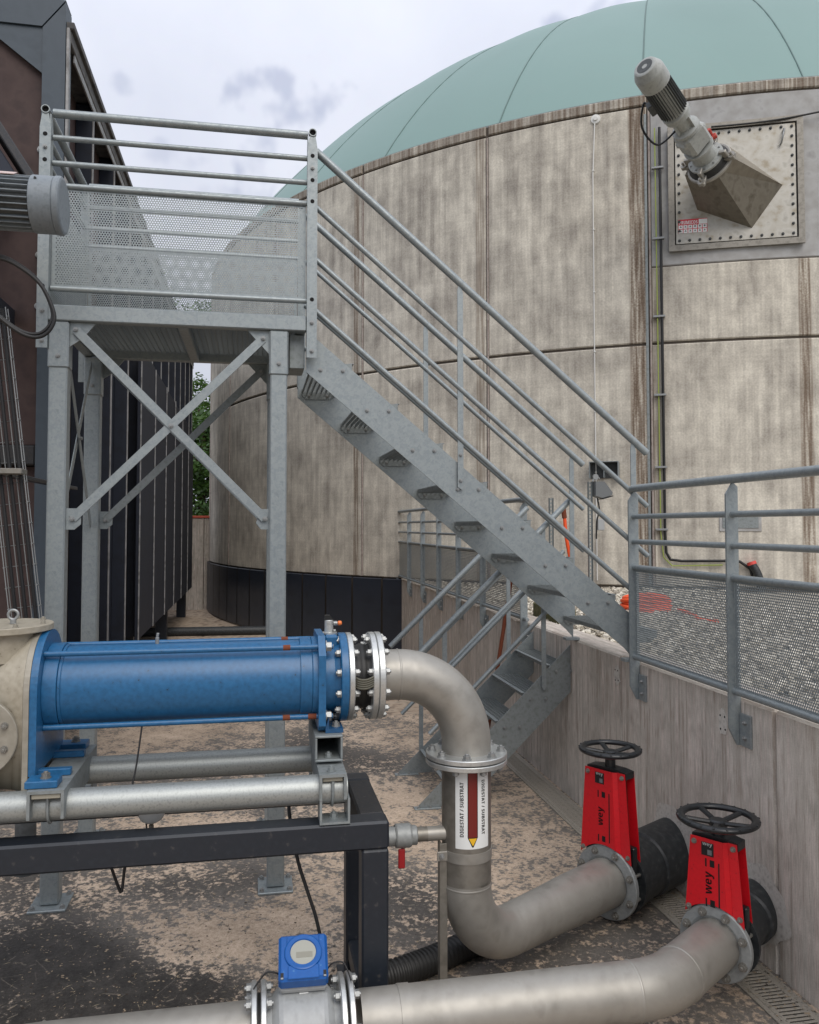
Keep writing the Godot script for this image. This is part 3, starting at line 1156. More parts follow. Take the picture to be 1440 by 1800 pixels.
func build_container() -> void:
	var zn := -6.65
	var zf := -20.0
	var top := 6.03
	var t := thing("steel_container", "tall dark steel feed container with oxide red panels and ribs", "container", Vector3(-1.6, 0, -6.65))
	var px := -1.60      # plane of the side panels
	var ox := -1.455     # outer edge of the ribs
	# side panels and ribs
	var z := zn - 0.2
	var k := 0
	while z > zf + 0.3:
		var zb := maxf(z - 1.12, zf)
		var p := MB.new()
		p.span(Vector3(px - 0.04, 0.69, zb), Vector3(px, top - 0.14, z), 0.003)
		part(t, "side_panel", p, M.oxide if k % 3 != 2 else M.navy)
		# rib: folded sheet standing out from the panel, dark face to the front, bare bright outer edge
		var r := MB.new()
		r.span(Vector3(px + 0.001, 0.69, zb + 0.22), Vector3(ox - 0.004, top - 0.15, zb + 0.34), 0.004)
		var rib := part(t, "rib", r, M.navy)
		var e := MB.new()
		e.span(Vector3(ox - 0.003, 0.69, zb + 0.315), Vector3(ox + 0.012, top - 0.17, zb + 0.338), 0.003)
		part(rib, "edge_strip", e, M.edge_light)
		z = zb
		k += 1
	# lower outer sheets on the far two thirds
	for i in 6:
		var s := MB.new()
		var za := -10.6 - i * 1.5
		s.span(Vector3(ox + 0.015, 0.69, za - 1.46), Vector3(ox + 0.05, 4.35 - i * 0.02, za), 0.004)
		var sh := part(t, "outer_sheet", s, M.navy)
		var e := MB.new()
		e.span(Vector3(ox + 0.051, 0.69, za - 0.03), Vector3(ox + 0.066, 4.33, za - 0.002), 0.003)
		part(sh, "edge_strip", e, M.edge_light)
	# eaves: channel and flashing
	var c := MB.new()
	c.span(Vector3(px - 0.1, top - 0.13, zf), Vector3(ox + 0.01, top - 0.03, zn - 0.05), 0.006)
	part(t, "eaves_channel", c, M.roof_edge)
	var fl := MB.new()
	fl.span(Vector3(px - 0.4, top - 0.025, zf), Vector3(ox + 0.035, top + 0.03, zn - 0.03), 0.005)
	part(t, "eaves_flashing", fl, M.roof_edge)
	var lip := MB.new()
	lip.span(Vector3(ox - 0.01, top - 0.20, zf), Vector3(ox + 0.005, top - 0.135, zn - 0.21), 0.003)
	part(t, "eaves_lip", lip, M.edge_light)
	# front frame
	var post := MB.new()
	post.prism([Vector2(-1.645, 0.2), Vector2(-1.477, 0.2), Vector2(-1.477, 6.195), Vector2(-1.645, 5.978)], zn - 0.2, zn)
	var po := part(t, "corner_post", post, M.slate_blue)
	var pe := MB.new()
	pe.span(Vector3(-1.474, 0.2, zn - 0.05), Vector3(-1.45, 6.0, zn - 0.005), 0.004)
	part(po, "edge_strip", pe, M.edge_light)
	var beam := MB.new()
	beam.prism([Vector2(-4.0, 5.99), Vector2(-1.652, 5.985), Vector2(-1.478, 6.21), Vector2(-4.0, 6.24)], zn - 0.2, zn + 0.003)
	part(t, "top_beam", beam, M.slate_blue)
	var gus := MB.new()
	gus.prism([Vector2(-1.648, 5.982), Vector2(-2.12, 5.982), Vector2(-1.648, 5.62)], zn - 0.03, zn - 0.015)
	part(t, "gusset_plate", gus, M.slate_blue)
	var fp := MB.new()
	fp.span(Vector3(-4.0, 2.72, zn - 0.1), Vector3(-1.647, 6.0, zn - 0.06), 0.004)
	part(t, "front_panel", fp, M.oxide)
	var fp2 := MB.new()
	fp2.span(Vector3(-4.0, 0.3, zn - 0.16), Vector3(-1.648, 2.56, zn - 0.12), 0.004)
	part(t, "front_panel", fp2, M.oxide)
	var rail := MB.new()
	rail.span(Vector3(-4.0, 2.565, zn - 0.16), Vector3(-1.65, 2.715, zn - 0.01), 0.01)
	part(t, "cross_rail", rail, M.slate_dusty)
	bolts(t, [Vector3(-1.66, 5.03, zn - 0.058), Vector3(-1.66, 4.62, zn - 0.058), Vector3(-1.66, 4.2, zn - 0.058), Vector3(-1.66, 3.8, zn - 0.058)], Vector3(0, 0, 1), 0.02)
	# body behind, so that no light comes through
	var body := MB.new()
	body.span(Vector3(-4.0, 0.66, zf), Vector3(px - 0.045, top - 0.05, zn - 0.25))
	part(t, "body", body, M.navy)
	# feet
	for zz in [-7.2, -11.4, -15.6, -19.7]:
		var f := MB.new()
		f.span(Vector3(-1.75, 0.0, zz - 0.1), Vector3(-1.55, 0.66, zz + 0.1), 0.006)
		part(t, "foot", f, M.slate)


func build_trees() -> void:
	var spots := [[-3.6, -36.0, 12.5, 0], [-0.3, -39.0, 13.5, 1], [-7.2, -38.0, 12.0, 2], [2.6, -44.0, 14.0, 0], [-2.0, -33.0, 6.5, 2]]
	var labels := ["mid green broadleaf tree rising behind the far concrete wall", "light green tall tree behind the tank's left edge", "dark green tree standing behind the steel container",
		"tallest mid green tree hidden mostly behind the concrete tank", "low dark leafy tree just behind the far concrete wall"]
	for i in spots.size():
		var s: Array = spots[i]
		var base := Vector3(s[0], 0, s[1])
		var t := thing("broadleaf_tree", labels[i], "tree", base, "trees behind the yard")
		var H: float = s[2]
		var tr := MB.new()
		tr.tube(smooth_path([base, base + Vector3(0.1, H * 0.3, 0), base + Vector3(-0.1, H * 0.6, 0.1), base + Vector3(0.05, H * 0.9, 0)], 4), [0.26, 0.25, 0.23, 0.22, 0.2, 0.18, 0.16, 0.14, 0.12, 0.1, 0.08, 0.06, 0.03], 8)
		var clumps := []
		for k in 46:
			var hh := rng.randf_range(0.18, 1.0)
			var rad := H * 0.26 * sqrt(clampf(1.0 - pow(absf(hh - 0.55) / 0.5, 2.0), 0.05, 1.0)) * sqrt(rng.randf())
			var a := rng.randf() * TAU
			var cpos := base + Vector3(cos(a) * rad, hh * H, sin(a) * rad)
			clumps.append([cpos, rng.randf_range(0.45, 0.95)])
			if k % 3 == 0:
				tr.tube([base + Vector3(0, hh * H * 0.8, 0), base.lerp(cpos, 0.5) + Vector3(0, hh * H * 0.45, 0), cpos], [0.07, 0.05, 0.02], 5)
		part(t, "trunk", tr, M.bark)
		for q in 2:
			var lf := MB.new()
			for c in clumps:
				for j in 110:
					var d = Vector3(rng.randfn(), rng.randfn() * 0.75, rng.randfn()).limit_length(1.9) * (c[1] * 0.62)
					var p: Vector3 = c[0] + d
					var u := Vector3(rng.randfn(), rng.randfn() * 0.5, rng.randfn()).normalized()
					var w := u.cross(Vector3(rng.randfn(), rng.randfn(), rng.randfn()).normalized()).normalized()
					var sz := rng.randf_range(0.07, 0.14)
					var nn := u.cross(w).normalized()
					var b := lf.v.size()
					lf.vert(p - u * sz, nn)
					lf.vert(p - w * sz * 0.5, nn)
					lf.vert(p + u * sz, nn)
					lf.vert(p + w * sz * 0.5, nn)
					lf.tri(b, b + 1, b + 2)
					lf.tri(b, b + 2, b + 3)
			var o := part(t, "crown", lf, M[["leaf_a", "leaf_b", "leaf_c"][(int(s[3]) + q) % 3]])
			o.set_meta("kind", "stuff")


# ------------------------------------------------------------------ galvanised tower, stairs and railings

const ZF := -4.876   # front face of the tower
const ZR := -5.98    # rear face


func build_tower() -> void:
	var t := thing("access_platform", "galvanised steel access platform on four braced legs beside container", "platform", Vector3(-0.48, 0, -5.43))
	var xs := [-1.095, 0.135]
	var zs := [ZF - 0.055, ZR + 0.055]
	for x in xs:
		for z in zs:
			var mb := MB.new()
			mb.span(Vector3(x - 0.05, 0.015, z - 0.05), Vector3(x + 0.05, 3.0, z + 0.05), 0.008)
			var leg := part(t, "leg", mb, M.galv)
			var sl := MB.new()
			sl.span(Vector3(x - 0.056, 2.992, z - 0.056), Vector3(x + 0.056, 3.258, z + 0.056), 0.009)
			var sleeve := part(t, "leg_sleeve", sl, M.galv)
			bolts(sleeve, [Vector3(x, 3.06, z + 0.056)], Vector3(0, 0, 1), 0.011)
			var bp := MB.new()
			bp.span(Vector3(x - 0.1, 0.0, z - 0.11), Vector3(x + 0.1, 0.014, z + 0.11), 0.003)
			var plate := part(t, "base_plate", bp, M.galv)
			bolts(plate, [Vector3(x - 0.078, 0.014, z - 0.085), Vector3(x + 0.078, 0.014, z - 0.085), Vector3(x - 0.078, 0.014, z + 0.085), Vector3(x + 0.078, 0.014, z + 0.085)], Vector3.UP, 0.013)
	# deck frame
	var x0 := -1.16
	var x1 := 0.297
	for q in [[Vector3(x0, 3.26, ZF - 0.06), Vector3(x1, 3.35, ZF + 0.004), "deck_beam"], [Vector3(x0, 3.26, ZR - 0.004), Vector3(x1, 3.35, ZR + 0.06), "deck_beam"],
			[Vector3(x0 + 0.002, 3.262, ZR + 0.062), Vector3(x0 + 0.06, 3.348, ZF - 0.062), "deck_beam"], [Vector3(x1 - 0.06, 3.262, ZR + 0.062), Vector3(x1 - 0.002, 3.348, ZF - 0.062), "deck_beam"],
			[Vector3(-0.45, 3.255, ZR + 0.062), Vector3(-0.39, 3.31, ZF - 0.062), "cross_beam"]]:
		var mb := MB.new()
		mb.span(q[0], q[1], 0.006)
		part(t, q[2], mb, M.galv)
	var gr := MB.new()
	var x := x0 + 0.075
	while x < x1 - 0.07:
		gr.span(Vector3(x, 3.314, ZR + 0.062), Vector3(x + 0.003, 3.346, ZF - 0.062))
		x += 0.0333
	var z := ZR + 0.075
	while z < ZF - 0.065:
		gr.span(Vector3(x0 + 0.062, 3.3185, z), Vector3(x1 - 0.062, 3.3445, z + 0.0035))
		z += 0.020
	part(t, "deck_grating", gr, M.galv).set_meta("kind", "stuff")
	# braces
	var tl := Vector2(-1.006, 3.216)
	var tr := Vector2(0.043, 3.212)
	var bl := Vector2(-1.011, 2.14)
	var br := Vector2(0.061, 2.142)
	for q in [[ZF - 0.02, 1.0], [ZR + 0.04, 1.0]]:
		var zz: float = q[0]
		var b1 := MB.new()
		b1.bar(Vector3(tl.x, tl.y, zz), Vector3(br.x, br.y, zz), 0.05, 0.006, Vector3(0, 0, 1), 0.001)
		var o1 := part(t, "brace", b1, M.galv)
		var b2 := MB.new()
		b2.bar(Vector3(bl.x, bl.y, zz - 0.008), Vector3(tr.x, tr.y, zz - 0.008), 0.05, 0.006, Vector3(0, 0, 1), 0.001)
		part(t, "brace", b2, M.galv if zz > -5.2 else M.galv_old)
		bolts(o1, [Vector3(-0.478, 2.678, zz + 0.003), Vector3(tl.x, tl.y, zz + 0.003), Vector3(br.x, br.y, zz + 0.003)], Vector3(0, 0, 1), 0.012)
		for g in [[[Vector2(-1.04, 3.259), Vector2(-0.90, 3.259), Vector2(-0.97, 3.17), Vector2(-1.04, 3.12)], 0], [[Vector2(0.08, 3.259), Vector2(-0.05, 3.259), Vector2(0.08, 3.12)], 0],
				[[Vector2(-1.046, 2.08), Vector2(-1.0, 2.08), Vector2(-0.965, 2.11), Vector2(-0.965, 2.19), Vector2(-0.98, 2.20), Vector2(-1.046, 2.20)], 0],
				[[Vector2(0.086, 2.08), Vector2(0.04, 2.08), Vector2(0.01, 2.12), Vector2(0.03, 2.20), Vector2(0.086, 2.20)], 0]]:
			var gm := MB.new()
			gm.prism(g[0], zz - 0.024, zz - 0.012)
			part(t, "gusset_plate", gm, M.galv)
		bolts(t, [Vector3(tr.x, tr.y, zz - 0.004), Vector3(bl.x, bl.y, zz - 0.004)], Vector3(0, 0, 1), 0.012)
	for q in [[-1.085, Vector2(-5.02, 3.2), Vector2(-5.84, 2.1)], [-1.095, Vector2(-5.02, 2.1), Vector2(-5.84, 3.2)]]:
		var b1 := MB.new()
		b1.bar(Vector3(q[0], q[1].y, q[1].x), Vector3(q[0], q[2].y, q[2].x), 0.05, 0.006, Vector3(1, 0, 0), 0.001)
		part(t, "brace", b1, M.galv)
	bolts(t, [Vector3(-1.082, 2.65, -5.43)], Vector3(1, 0, 0), 0.012)
	# railing: angle posts, rails, perforated infill
	for q in [[x0 - 0.02, ZF, 1], [x1 + 0.03, ZF, 1], [x0 - 0.02, ZR, -1], [x1 + 0.03, ZR, -1]]:
		var pxx: float = q[0]
		var pz: float = q[1]
		var sg: float = q[2]
		var inner := 1.0 if pxx < 0.0 else -1.0
		var p := MB.new()
		var fz := pz + 0.008 * sg
		# flange facing front, tapering to the handrail
		p.prism([Vector2(pxx - 0.03, 3.1), Vector2(pxx + 0.03, 3.1), Vector2(pxx + 0.03, 4.36), Vector2(pxx + 0.018, 4.44), Vector2(pxx - 0.018, 4.44), Vector2(pxx - 0.03, 4.36)], fz, fz + 0.006 * sg)
		# flange running in
		p.prism([Vector2(0, 3.1), Vector2(0.055, 3.1), Vector2(0.055, 4.36), Vector2(0.035, 4.44), Vector2(0, 4.44)], -0.003, 0.003, Transform3D(Basis(Vector3(0, 0, -sg), Vector3.UP, Vector3(sg, 0, 0)), Vector3(pxx + inner * 0.027, 0, fz)))
		var post := part(t, "railing_post", p, M.galv)
		for y in [4.32, 4.172, 4.043, 3.449]:
			var h := MB.new()
			h.cyl(Vector3(pxx, y, fz + 0.0062 * sg), Vector3(pxx, y, fz + 0.0072 * sg), 0.0125, -1.0, 14)
			part(post, "tube_opening", h, M.hole)
		var te := MB.new()
		te.pipe(Vector3(pxx, 4.462, fz - 0.02 * sg), Vector3(pxx, 4.462, fz + 0.012 * sg), 0.024, 0.019, 18)
		part(post, "rail_end", te, M.galv)
		var td := MB.new()
		td.cyl(Vector3(pxx, 4.462, fz - 0.01 * sg), Vector3(pxx, 4.462, fz - 0.004 * sg), 0.019, -1.0, 14)
		part(post, "tube_opening", td, M.hole)
		bolts(post, [Vector3(pxx, 3.31, fz + 0.006 * sg), Vector3(pxx, 3.14, fz + 0.006 * sg), Vector3(pxx, 4.245, fz + 0.006 * sg)], Vector3(0, 0, sg), 0.011)
	for q in [[ZF - 0.03, x0 + 0.012, x1 + 0.004], [ZR + 0.03, x0 + 0.012, x1 + 0.004]]:
		for e in [[4.462, 0.0245], [4.32, 0.0165], [4.172, 0.0165], [4.043, 0.0165], [3.449, 0.0165]]:
			var mb := MB.new()
			mb.rod(Vector3(q[1], e[0], q[0]), Vector3(q[2], e[0], q[0]), e[1], 16)
			part(t, "handrail" if e[0] > 4.4 else "rail", mb, M.galv)
	for e in [[4.462, 0.0245], [4.32, 0.0165], [4.172, 0.0165], [4.043, 0.0165], [3.449, 0.0165]]:
		var mb := MB.new()
		mb.rod(Vector3(x0 - 0.02, e[0], ZR + 0.02), Vector3(x0 - 0.02, e[0], ZF - 0.02), e[1], 16)
		part(t, "handrail" if e[0] > 4.4 else "rail", mb, M.galv)
	var pw := x1 - x0 - 0.02
	S.perf_front = perforated(pw, 0.575, 0.015, 0.0050, 0.0015)
	part(t, "perforated_panel", S.perf_front, M.galv, Vector3((x0 + x1) * 0.5 + 0.005, 3.746, ZF - 0.034))
	var rear := perforated(pw, 0.66, 0.015, 0.0050, 0.0015)
	part(t, "perforated_panel", rear, M.galv, Vector3((x0 + x1) * 0.5 + 0.005, 3.70, ZR + 0.034))
	var side := perforated(-ZR + ZF - 0.09, 0.66, 0.015, 0.0050, 0.0015)
	part(t, "perforated_panel", side, M.galv, Vector3(x0 + 0.002, 3.70, (ZF + ZR) * 0.5), Basis(Vector3.UP, PI / 2))
	# bracket that carries the stair head
	var bk := MB.new()
	bk.span(Vector3(0.20, 3.05, -5.2), Vector3(0.29, 3.255, -4.96), 0.004)
	part(t, "stair_bracket", bk, M.galv_old)


func tread(parent: Node, c: Vector3, depth: float, width: float, mat: Material) -> void:
	# open grating tread: c is the middle of its top; the flight runs along x
	var f := MB.new()
	f.span(Vector3(c.x + depth * 0.5 - 0.004, c.y - 0.04, c.z - width * 0.5 + 0.006), Vector3(c.x + depth * 0.5, c.y, c.z + width * 0.5 - 0.006), 0.001)
	var x := c.x - depth * 0.5 + 0.006
	while x < c.x + depth * 0.5 - 0.01:
		f.span(Vector3(x, c.y - 0.032, c.z - width * 0.5 + 0.006), Vector3(x + 0.003, c.y - 0.001, c.z + width * 0.5 - 0.006))
		x += 0.033
	var z := c.z - width * 0.5 + 0.03
	while z < c.z + width * 0.5 - 0.02:
		f.span(Vector3(c.x - depth * 0.5 + 0.003, c.y - 0.01, z), Vector3(c.x + depth * 0.5 - 0.005, c.y - 0.003, z + 0.004))
		z += 0.033
	var tr := part(parent, "tread", f, mat)
	var n := MB.new()
	var nx := c.x + depth * 0.5 if nose_right else c.x - depth * 0.5
	n.span(Vector3(nx - 0.018, c.y + 0.0005, c.z - width * 0.5 + 0.008), Vector3(nx + 0.012, c.y + 0.004, c.z + width * 0.5 - 0.008), 0.001)
	part(tr, "nosing", n, M.galv)
	for s in [-1.0, 1.0]:
		var e := MB.new()
		var zz: float = c.z + s * (width * 0.5 - 0.003)
		e.prism([Vector2(c.x - depth * 0.5, c.y), Vector2(c.x + depth * 0.5, c.y), Vector2(c.x + depth * 0.5, c.y - 0.03), Vector2(c.x + depth * 0.5 - 0.05, c.y - 0.07), Vector2(c.x - depth * 0.5 + 0.03, c.y - 0.07), Vector2(c.x - depth * 0.5, c.y - 0.04)], zz - 0.002, zz + 0.002)
		var ep := part(tr, "end_plate", e, mat)
		bolts(ep, [Vector3(c.x - 0.07, c.y - 0.045, zz - s * 0.002), Vector3(c.x + 0.06, c.y - 0.045, zz - s * 0.002)], Vector3(0, 0, -s), 0.010)


func build_upper_stair() -> void:
	var t := thing("steel_stair", "long galvanised steel stair with open treads falling from platform to gravel", "stair", Vector3(2.3, 1.2, -5.46))
	nose_right = true
	var zn := -4.955
	var zf := -5.965
	for q in [[zn, 1.0], [zf, -1.0]]:
		var z: float = q[0]
		var s := MB.new()
		s.prism([Vector2(0.30, 3.03), Vector2(2.16, 1.468), Vector2(2.34, 1.316), Vector2(2.40, 1.25), Vector2(2.40, 1.52), Vector2(0.352, 3.241), Vector2(0.30, 3.241)], z - 0.004, z + 0.004)
		var st := part(t, "stringer", s, M.galv)
		if q[1] > 0.0:
			for k in 8:
				var c := Vector3(0.455 + 0.2845 * k, 3.09 - 0.239 * k, 0)
				bolts(st, [Vector3(c.x - 0.068, c.y - 0.045, z + 0.004), Vector3(c.x + 0.068, c.y - 0.045, z + 0.004)], Vector3(0, 0, 1), 0.0105)
		var foot := MB.new()
		foot.span(Vector3(2.33, 1.232, z - 0.035), Vector3(2.44, 1.252, z + 0.035), 0.002)
		part(t, "foot_plate", foot, M.galv)
	for k in 8:
		tread(t, Vector3(0.455 + 0.2845 * k, 3.09 - 0.239 * k, (zn + zf) * 0.5), 0.25, zn - zf - 0.012, M.galv_old)
	var hp := MB.new()
	hp.span(Vector3(0.305, 3.02, zn - 0.012), Vector3(0.40, 3.16, zn - 0.006), 0.002)
	part(t, "head_plate", hp, M.galv)
	# railings on both sides
	for q in [[zn + 0.02, 1.0], [zf - 0.02, -1.0]]:
		var z: float = q[0]
		var far: bool = q[1] < 0.0
		for e in [[0.0, 0.0235, 2.50], [-0.345, 0.0165, 2.50], [-0.667, 0.0165, 2.50], [-0.98, 0.0165, 2.42]]:
			var y := func(x: float) -> float: return 4.378 + e[0] - 0.842 * (x - 0.357)
			var xe: float = e[2]
			var mb := MB.new()
			mb.rod(Vector3(0.352, y.call(0.352), z), Vector3(xe, y.call(xe), z), e[1], 16)
			part(t, "handrail" if e[0] == 0.0 else "rail", mb, M.galv)
		for x in [1.255, 2.405]:
			var yy = 4.378 - 0.842 * (x - 0.357)
			var pb := MB.new()
			var zp = z - q[1] * 0.022
			pb.prism([Vector2(x - 0.018, yy - 1.28), Vector2(x + 0.012, yy - 1.30), Vector2(x + 0.018, yy - 1.27), Vector2(x + 0.018, yy - 0.07), Vector2(x + 0.004, yy - 0.012), Vector2(x - 0.010, yy - 0.012), Vector2(x - 0.018, yy - 0.05)], z - 0.004, z + 0.004)
			var post := part(t, "rail_post", pb, M.galv)
			bolts(post, [Vector3(x, yy - 1.24, z + 0.004 * q[1]), Vector3(x, yy - 1.08, z + 0.004 * q[1])], Vector3(0, 0, q[1]), 0.010)


func build_lower_stair() -> void:
	var t := thing("steel_stair", "short galvanised stair with two side railings rising from yard to wall top", "stair", Vector3(1.4, 0, -6.5))
	nose_right = false
	var zn := -6.06
	var zf := -6.91
	var low := func(x: float) -> float: return (x - 1.21) * 0.979
	for z in [zn, zf]:
		var s := MB.new()
		s.prism([Vector2(1.21, 0.012), Vector2(1.235, 0.012), Vector2(1.57, 0.012), Vector2(2.412, 0.82), Vector2(2.412, 1.18), Vector2(1.21, 0.02)], z - 0.004, z + 0.004)
		var st := part(t, "stringer", s, M.galv_old if z == zn else M.galv)
		var f := MB.new()
		f.span(Vector3(1.18, 0.0, z - 0.03), Vector3(1.38, 0.011, z + 0.03), 0.002)
		var fp := part(t, "foot_plate", f, M.galv)
		bolts(fp, [Vector3(1.21, 0.011, z + 0.018), Vector3(1.3, 0.011, z + 0.018)], Vector3.UP, 0.009)
		if z == zn:
			for k in 5:
				var c := Vector3(1.52 + 0.209 * k, 0.205 * (k + 1), 0)
				bolts(st, [Vector3(c.x - 0.06, c.y - 0.045, z + 0.004), Vector3(c.x + 0.06, c.y - 0.045, z + 0.004)], Vector3(0, 0, 1), 0.0105)
	for k in 5:
		tread(t, Vector3(1.52 + 0.209 * k, 0.205 * (k + 1), (zn + zf) * 0.5), 0.22, zn - zf - 0.012, M.galv_old)
	for q in [[zn + 0.02, 1.0, 1.19, 2.41], [zf - 0.02, -1.0, 1.14, 2.37]]:
		var z: float = q[0]
		for e in [[0.0, 0.0235], [-0.345, 0.0165], [-0.667, 0.0165]]:
			var y := func(x: float) -> float: return 1.183 + e[0] + 0.965 * (x - 1.253)
			var xa: float = q[2] + (0.0 if e[0] == 0.0 else 0.1)
			var xb: float = q[3] - (0.0 if e[0] == 0.0 else 0.05)
			var mb := MB.new()
			mb.rod(Vector3(xa, y.call(xa), z), Vector3(xb, y.call(xb), z), e[1], 16)
			part(t, "handrail" if e[0] == 0.0 else "rail", mb, M.galv)
		for x in [1.41, 2.19]:
			var yy = 1.183 + 0.965 * (x - 1.253)
			var yb: float = low.call(x) - 0.09
			var pb := MB.new()
			pb.prism([Vector2(x - 0.018, yb), Vector2(x + 0.0, yb - 0.03), Vector2(x + 0.018, yb), Vector2(x + 0.018, yy - 0.012), Vector2(x + 0.006, yy - 0.012), Vector2(x - 0.018, yy - 0.06)], z - 0.005, z + 0.005)
			part(t, "rail_post", pb, M.galv)
	# link tube at the head of the far railing
	var lk := MB.new()
	lk.tube([Vector3(2.37, 2.30, zf - 0.02), Vector3(2.39, 2.325, zf - 0.10), Vector3(2.39, 2.337, zf - 0.3)], 0.0235, 14)
	part(t, "handrail", lk, M.galv)


func build_wall_railings() -> void:
	for q in [["near", [-4.905, -3.80, -2.70, -1.60]], ["far", [-7.09, -8.44, -9.50, -10.55, -11.60, -12.65, -13.62]]]:
		var near: bool = q[0] == "near"
		var zs: Array = q[1]
		var t := thing("wall_railing", "galvanised railing with perforated panels beside the red valves on the wall" if near else "galvanised railing with perforated panels running on to the tank behind the stairs", "railing", Vector3(2.4, WALL_TOP, zs[0]), "railings on the retaining wall")
		for z in zs:
			var mb := MB.new()
			mb.prism([Vector2(2.352, 1.085), Vector2(2.395, 1.0), Vector2(2.419, 1.0), Vector2(2.419, 2.30), Vector2(2.398, 2.318), Vector2(2.388, 2.318), Vector2(2.352, 2.262)], z - 0.006, z + 0.006)
			var post := part(t, "post", mb, M.galv)
			var bp := MB.new()
			bp.span(Vector3(2.408, 1.0, z + 0.007), Vector3(2.4195, 1.16, z + 0.10), 0.001)
			var plate := part(t, "base_plate", bp, M.galv)
			bolts(plate, [Vector3(2.408, 1.045, z + 0.055), Vector3(2.408, 1.12, z + 0.055)], Vector3(-1, 0, 0), 0.011)
		var za: float = maxf(zs[0], zs[-1])
		var zb: float = minf(zs[0], zs[-1])
		var ra := za if near else za + 0.06
		for e in [[2.34, 0.0235], [2.16, 0.0165], [2.0, 0.0165], [1.837, 0.0175], [1.268, 0.0175]]:
			var mb := MB.new()
			var zz := ra
			if not near:
				zz = za + (0.0 if e[0] > 1.3 else 0.09)
			mb.rod(Vector3(2.388, e[0], zb - (0.012 if near else 0.0)), Vector3(2.388, e[0], zz), e[1], 14)
			part(t, "handrail" if e[0] > 2.2 else "rail", mb, M.galv)
		var turn := Basis(Vector3.UP, PI / 2)
		var done := {}
		for i in range(zs.size() - 1):
			var L: float = absf(zs[i] - zs[i + 1]) - 0.016
			var key := "%.2f" % L
			if not done.has(key):
				done[key] = perforated(L, 0.545, 0.015, 0.0050, 0.0015) if near else perforated(L, 0.545, 0.02, 0.0056, 0.0, 6)
			part(t, "perforated_panel", done[key], M.galv, Vector3(2.392, 1.552, (zs[i] + zs[i + 1]) * 0.5), turn)


# ------------------------------------------------------------------ things on the tank

func on_plane(px: float, py: float, at: Vector3, n: Vector3) -> Vector3:
	var d := pixel_dir(px, py)
	var o := Vector3(0, 2.1, 0)
	return o + d * ((at - o).dot(n) / d.dot(n))


